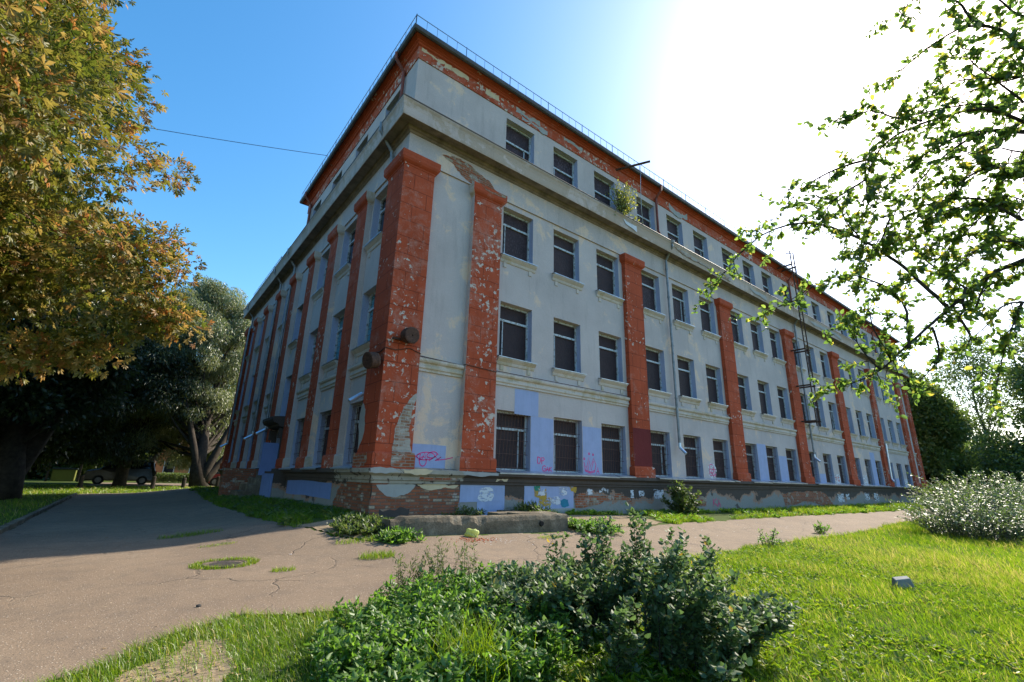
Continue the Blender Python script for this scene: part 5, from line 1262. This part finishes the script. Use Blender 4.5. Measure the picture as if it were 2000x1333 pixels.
def lump(name, c, r, mat, seed, label, cat, sq=(1,1,1), rough=.18, sub=3, parent=None):
    import bmesh
    bm = bmesh.new(); bmesh.ops.create_icosphere(bm, subdivisions=sub, radius=1); R_ = random.Random(seed); ph = [R_.uniform(0,6) for _ in range(9)]
    for v in bm.verts:
        p = v.co; k = 1+rough*(math.sin(3.1*p.x+ph[0])*math.cos(2.7*p.y+ph[1])+.6*math.sin(6*p.z+ph[2]+3*p.x)+.35*math.sin(11*p.y+ph[3]+7*p.z))
        v.co = Vector((p.x*sq[0]*k*r, p.y*sq[1]*k*r, p.z*sq[2]*k*r))
    me = bpy.data.meshes.new(name); bm.to_mesh(me); bm.free(); me.materials.append(mat); o = bpy.data.objects.new(name, me); C.objects.link(o); o.location = c
    me.polygons.foreach_set('use_smooth', [True]*len(me.polygons))
    return tag(o, label, cat)
# chipped grey stone block in the lawn
def stone():
    mb = MB(); p = [(-.24,-.12,-.15),(.24,-.16,-.15),(.26,.16,-.15),(-.22,.18,-.15),(-.22,-.06,.17),(.13,-.10,.20),(.2,.10,.2),(-.16,.14,.18)]
    mb.v = list(p); mb.f = [[3,2,1,0],[4,5,6,7],[0,1,5,4],[1,2,6,5],[2,3,7,6],[3,0,4,7]]; mb.m = [0]*6
    o = mb.build('stone_block', simple('pale_grey_stone', (.20,.21,.21), .8, 0, .2, 12), bevel=.02); o.scale = (.6,.6,.6); o.location = (4.98,-8.92,gz(4.98,-8.92)+.065); o.rotation_euler = (.15,-.1,math.radians(-40))
    tag(o, 'pale grey stone block lying in the sunlit grass at the right', 'stone block')
stone()
def bag_mat():
    t = NT('thin_yellow_plastic'); n = t.noise(t.coord(), 30, 5)
    d = t.n('ShaderNodeBsdfPrincipled'); d.inputs['Base Color'].default_value = (.60,.66,.24,1); d.inputs['Roughness'].default_value = .35
    tr = t.n('ShaderNodeBsdfTranslucent'); tr.inputs[0].default_value = (.7,.75,.3,1); m = t.n('ShaderNodeMixShader'); m.inputs[0].default_value = .45
    b = t.bump(n, .8, .03); t.l(b, d.inputs['Normal']); t.l(d.outputs[0], m.inputs[1]); t.l(tr.outputs[0], m.inputs[2]); t.l(m.outputs[0], t.out.inputs[0]); return t.m
lump('plastic_bag', (.92,-2.95,gz(.92,-2.95)+.075), .13, bag_mat(), 5, 'crumpled pale yellow plastic bag in front of the concrete block wall', 'plastic bag', (1,.75,.75), .3)
# spilled orange berries beside it, and scraps of litter
def scraps(name, n, cx, cy, sx, sy, size, mat, label, cat, seed):
    r = random.Random(seed); mb = MB()
    for _ in range(n):
        x, y = r.gauss(cx, sx), r.gauss(cy, sy); z = gz(x, y)+.025; s = size*r.uniform(.5,1.3); a = r.uniform(0, PI)
        mb.face([(x+s*math.cos(a+k), y+s*math.sin(a+k)*.8, z+r.uniform(0,.3)*s*.5) for k in (0,1.3,2.9,4.4)])
    return tag(mb.build(name, mat), label, cat, kind='stuff')
mb = MB(); r = random.Random(4)
for _ in range(170):
    x, y = r.gauss(.78,.22), r.gauss(-3.22,.09); z = gz(x,y)+.033; s = r.uniform(.007,.013); i = len(mb.v)
    mb.v += [(x+s,y,z),(x,y+s,z),(x-s,y,z),(x,y-s,z),(x,y,z+s),(x,y,z-s)]
    for q in ((0,1,4),(1,2,4),(2,3,4),(3,0,4),(1,0,5),(2,1,5),(3,2,5),(0,3,5)): mb.f.append([i+k for k in q]); mb.m.append(0)
tag(mb.build('berries', simple('orange_berries', (.55,.12,.03), .5)), 'spilled orange berries on the asphalt beside the yellow bag', 'berries', kind='stuff')
scraps('litter', 60, 1.3,-3.35,.35,.12,.018, M['whitepatch'], 'white scraps of litter on the asphalt near the orange berries', 'litter', 3)
scraps('litter', 150, 14,-3.6,7,.5,.022, M['whitepatch'], 'pale scraps scattered over the sunlit asphalt along the front', 'litter', 5)
scraps('litter', 90, -3.2,-3.6,1.6,1.0,.010, M['creampatch'], 'tiny pale chips on the asphalt round the manhole', 'litter', 6)
scraps('fallen_leaves', 240, -5.2,9,1.0,3.6,.035, simple('dry_leaf', (.22,.12,.04), .8, 0, .4), 'dry fallen leaves on the shaded road', 'fallen leaves', 7)
scraps('fallen_leaves', 300, -4.25,-6.95,.25,.55,.014, simple('pale_dry_leaf', (.34,.23,.12), .8, 0, .4), 'dry leaves and bark on the worn earth spot', 'fallen leaves', 8)
lump('pebble', (-3.98,-5.3,gz(-3.98,-5.3)+.03), .022, simple('dark_pebble', (.05,.045,.04), .8), 3, 'small dark pebble on the near asphalt', 'pebble', (1,.8,.8), .2, 2)
# manhole cover
x, y = -3.45,-3.12; z = gz(x, y)+.02
mb = MB(); mb.lathe([(0,.0),(0,.29),(.018,.29),(.018,.25),(.010,.245),(.012,.0)], (x,y,z), (0,0,1), 28)
o = mb.build('manhole_cover', simple('rusty_iron', (.10,.075,.055), .85, .1, .35, 16)); tag(o, 'rusty round manhole cover in a ring of grass', 'manhole cover')
mb = MB()
for k in range(-3, 4): mb.box((x-.2*math.cos(k*.4), y+k*.06-.01, z+.011), (x+.2*math.cos(k*.4), y+k*.06+.01, z+.019))
mb.build('rib', simple('worn_iron', (.14,.11,.085), .8, .1, .3, 16), o)
# kerb
mb = MB(); yy = -7.0
while yy < 23:
    a = random.uniform(-.015,.015); L = .98; z0 = gz(-6.6, yy); z1 = gz(-6.6, yy+L)
    p = [(-6.70,yy,z0-.2),(-6.56+a,yy,z0-.2),(-6.56+a,yy+L,z1-.2),(-6.70,yy+L,z1-.2),(-6.70,yy,z0+.12+a),(-6.57+a,yy,z0+.12+a),(-6.57+a,yy+L,z1+.12),(-6.70,yy+L,z1+.12)]
    i = len(mb.v); mb.v += p
    for q in ((3,2,1,0),(4,5,6,7),(0,1,5,4),(1,2,6,5),(2,3,7,6),(3,0,4,7)): mb.f.append([i+k for k in q]); mb.m.append(0)
    yy += 1.0
tag(mb.build('kerb', M['concrete'], bevel=.012), kind='structure')
# wooden posts closing the road
def post(x, y, h, label):
    mb = MB(); mb.lathe([(-.2,.13),(h*.5,.125),(h-.04,.12),(h,.09),(h+.005,.0)], (x,y,gz(x,y)), (random.uniform(-.04,.04),random.uniform(-.04,.04),1), 10)
    tag(mb.build('wooden_post', M['bark']), label, 'post', 'posts across the end of the road')
post(-6.9,30.2,.85,'short dark post furthest left, beside the yellow container'); post(-3.2,29.4,.85,'short dark post in the middle, in front of the black van')
post(-1.55,28.6,.8,'short dark post touching the forked willow trunk at its left'); post(.35,27.9,.95,'short thick post between the willow and the building corner')
# street, pavement edge
tag(grid_sheet(np.arange(-60, 40, 2), np.arange(35.5, 43.6, 1), .02, 'street', M['asphalt']), kind='structure')
tag(grid_sheet(np.arange(-60, 40, 2), np.arange(33.9, 35.0, .5), .03, 'pavement', M['dirt']), kind='structure')
# cars
def car(name, loc, rot, col, label, cat, prof, glassrows, length, width, group=None, lamps=True):
    root = empty(name, loc, label, cat, group); root.rotation_euler = (0,0,rot); w = width/2
    paint = simple(name+'_paint', col, .25, .1, .05, 3, .6, .02); mb = MB(); rows = []
    for (x, z, k) in prof:          # side outline; k narrows the upper body
        i = len(mb.v); mb.v += [(x,-w*k,z),(x,w*k,z)]; rows.append(i)
    for u, v in zip(rows, rows[1:]+rows[:1]): mb.f.append([u,u+1,v+1,v]); mb.m.append(0)
    for e in (0,1): mb.f.append([r+e for r in rows]); mb.m.append(0)
    mb.build('body', paint, root, bevel=.05)
    for (pts, side) in glassrows:
        mb = MB()
        if side == 'y':
            for s in (-1, 1): mb.face([(x, s*(w*k+.006), z) for x, z, k in pts])
        else: mb.face(pts)
        mb.build('window', M['glass'], root)
    for x in (length*.31, -length*.31):
        for s in (-1, 1):
            mb = MB(); mb.lathe([(0,.0),(0,.33),(.04,.345),(.18,.345),(.22,.33),(.22,.0)], (x, s*(w-.2) if s > 0 else -w-.02, .33), (0,1,0), 18); wh = mb.build('wheel', simple('tyre', (.015,.015,.016), .8), root)
            mb = MB(); mb.lathe([(0,.0),(.0,.2),(.015,.2),(.02,.0)], (x, s*(w+.025), .33), (0,s,0), 14); mb.build('rim', M['pipe'], wh)
    for s in (-1, 1):
        mb = MB(); mb.box((length/2-.06, s*(w-.24), .82), (length/2+.03, s*(w-.06), 1.08)); mb.build('tail_light', simple('red_lamp', (.55,.05,.02), .3), root)
    mb = MB(); mb.box((length/2-.02,-w*.9,.42),(length/2+.07,w*.9,.60)); mb.build('bumper', M['pipe'], root)
    return root
VAN = [(-2.2,.3,1),(2.1,.3,1),(2.15,.95,1),(2.05,1.15,.98),(1.85,1.78,.84),(1.6,1.86,.82),(-.4,1.88,.82),(-.75,1.80,.84),(-1.35,1.15,.97),(-2.1,.98,1),(-2.25,.65,1)]
car('parked_van', (-5.0,37.9,gz(-5.0,37.9)), 0, (.018,.019,.021), 'black van parked behind the dark multi-stemmed tree', 'van', VAN,
    [([(1.72,1.22,.97),(1.62,1.7,.865),(.3,1.74,.86),(.3,1.22,.97)],'y'), ([(.2,1.22,.97),(.2,1.74,.86),(-.6,1.72,.865),(-1.1,1.22,.965)],'y'), ([(2.02,-.72,1.22),(2.02,.72,1.22),(1.90,.64,1.7),(1.90,-.64,1.7)],'x')], 4.3, 1.75)
CAR = [(-2.1,.28,1),(2.05,.28,1),(2.1,.85,1),(1.75,.95,.97),(1.1,1.42,.80),(-.3,1.45,.80),(-1.0,.95,.97),(-2.0,.78,1)]
GL = [([(1.5,.98,.965),(1.05,1.35,.83),(-.25,1.37,.83),(-.8,.98,.965)],'y'), ([(1.74,-.66,.985),(1.74,.66,.985),(1.2,.56,1.38),(1.2,-.56,1.38)],'x')]
car('parked_car', (2.4,36.5,gz(2.4,36.5)), PI, (.30,.03,.03), 'small red car parked between the willow and the building corner', 'car', CAR, GL, 4.1, 1.65)
car('parked_car', (-15.0,39.5,gz(-15,39.5)), .1, (.05,.07,.12), 'dark blue car parked at the left edge behind the chestnut', 'car', CAR, GL, 4.1, 1.65)
# waste container in a dark frame
c = (-8.7,42.6); z = gz(*c); root = empty('waste_container', (c[0],c[1],z), 'yellow-green waste container in a dark steel frame across the street', 'container')
mb = MB(); mb.box((-.72,-.5,.12),(.72,.5,1.0)); mb.build('body', simple('yellow_green_plastic', (.14,.15,.03), .5), root, bevel=.04)
mb = MB(); mb.box((-.78,-.55,1.0),(.78,.55,1.14)); mb.build('lid', simple('dark_lid', (.02,.03,.025), .5), root, bevel=.03)
for px in (-.95,.95):
    mb = MB(); mb.box((px-.07,-.62,0),(px+.07,-.5,1.9)); mb.build('frame_post', M['bark'], root)
mb = MB(); mb.box((-1.02,-.64,1.9),(1.02,-.48,2.02)); mb.build('frame_beam', M['bark'], root)
# houses across the street
def house(name, label, x0, x1, y0, y1, h, wallm, roofm, nwin):
    z = .72; root = empty(name, ((x0+x1)/2,y0,z), label, 'house'); o = Vector(root.location); mb = MB()
    a, b = Vector((x0,y0,z-.3))-o, Vector((x1,y1,z+h))-o; mb.box(a, b); mb.build('wall', wallm, root)
    mb = MB(); e = .4; zt = b.z+.003; ry = (a.y+b.y)/2
    mb.face([(a.x-e,a.y-e,zt-.1),(b.x+e,a.y-e,zt-.1),(b.x+e,ry,zt+2),(a.x-e,ry,zt+2)]); mb.face([(a.x-e,b.y+e,zt-.1),(a.x-e,ry,zt+2),(b.x+e,ry,zt+2),(b.x+e,b.y+e,zt-.1)])
    for xx in (a.x,b.x): mb.face([(xx,a.y,zt),(xx,b.y,zt),(xx,ry,zt+1.7)])
    mb.build('roof', roofm, root)
    for i in range(nwin):
        for f in range(max(1, int(h//3))):
            cx = a.x+(b.x-a.x)*(i+.5)/nwin; cz = 1.5+f*3; mb = MB(); mb.box((cx-.55,a.y-.05,cz-.7),(cx+.55,a.y-.004,cz+.7)); w = mb.build('window', M['frame'], root)
            mb = MB(); mb.face([(cx-.46,a.y-.056,cz-.6),(cx+.46,a.y-.056,cz-.6),(cx+.46,a.y-.056,cz+.6),(cx-.46,a.y-.056,cz+.6)]); mb.build('pane', M['glass'], w)
house('house', 'orange-brown rendered house seen between the trunks past the van', -2.2, 8, 58, 68, 6.5, simple('orange_render', (.42,.17,.075), .85, 0, .2, .6), M['roof'], 4)
house('house', 'grey-beige gabled house left of the orange-brown house', -6.4, -2.8, 55, 66, 5.5, simple('beige_render', (.19,.17,.14), .85, 0, .2, .6), M['roof'], 1)
house('house', 'long pale house at the far left across the street', -34, -11, 56, 66, 6.0, simple('pale_render', (.22,.23,.26), .85, 0, .15, .6), M['roof'], 8)
# hedge along the far pavement
def hedge(x0, x1, y, h, d, label, n):
    x = RNG.uniform(x0, x1, n); yy = y+RNG.uniform(-d/2, d/2, n); zz = .72+h*RNG.random(n)**.7; P = np.stack([x, yy, zz], 1); D = rdirs(n)+np.array([0,0,.3])
    v, f = leaf4(P, D, rdirs(n), .14, .09); o = leaves_obj('hedge', v, f, RNG.random(n), 4, M['green'], None); tag(o, label, 'hedge')
hedge(-3.6, 9, 46, .9, 1.0, 'low clipped hedge in front of the orange-brown house', 12000)
# overhead wire
P0, P1 = Vector((-12.0,9.15,13.0)), Vector((-.43,8.16,15.74)); mb = MB(); mb.tube([P0.lerp(P1, i/24)-Vector((0,0,.12*4*(i/24)*(1-i/24))) for i in range(25)], .014, 5)
tag(mb.build('overhead_wire', simple('wire', (.10,.20,.36), .6)), 'thin overhead wire from the chestnut to the attic roof edge', 'wire')
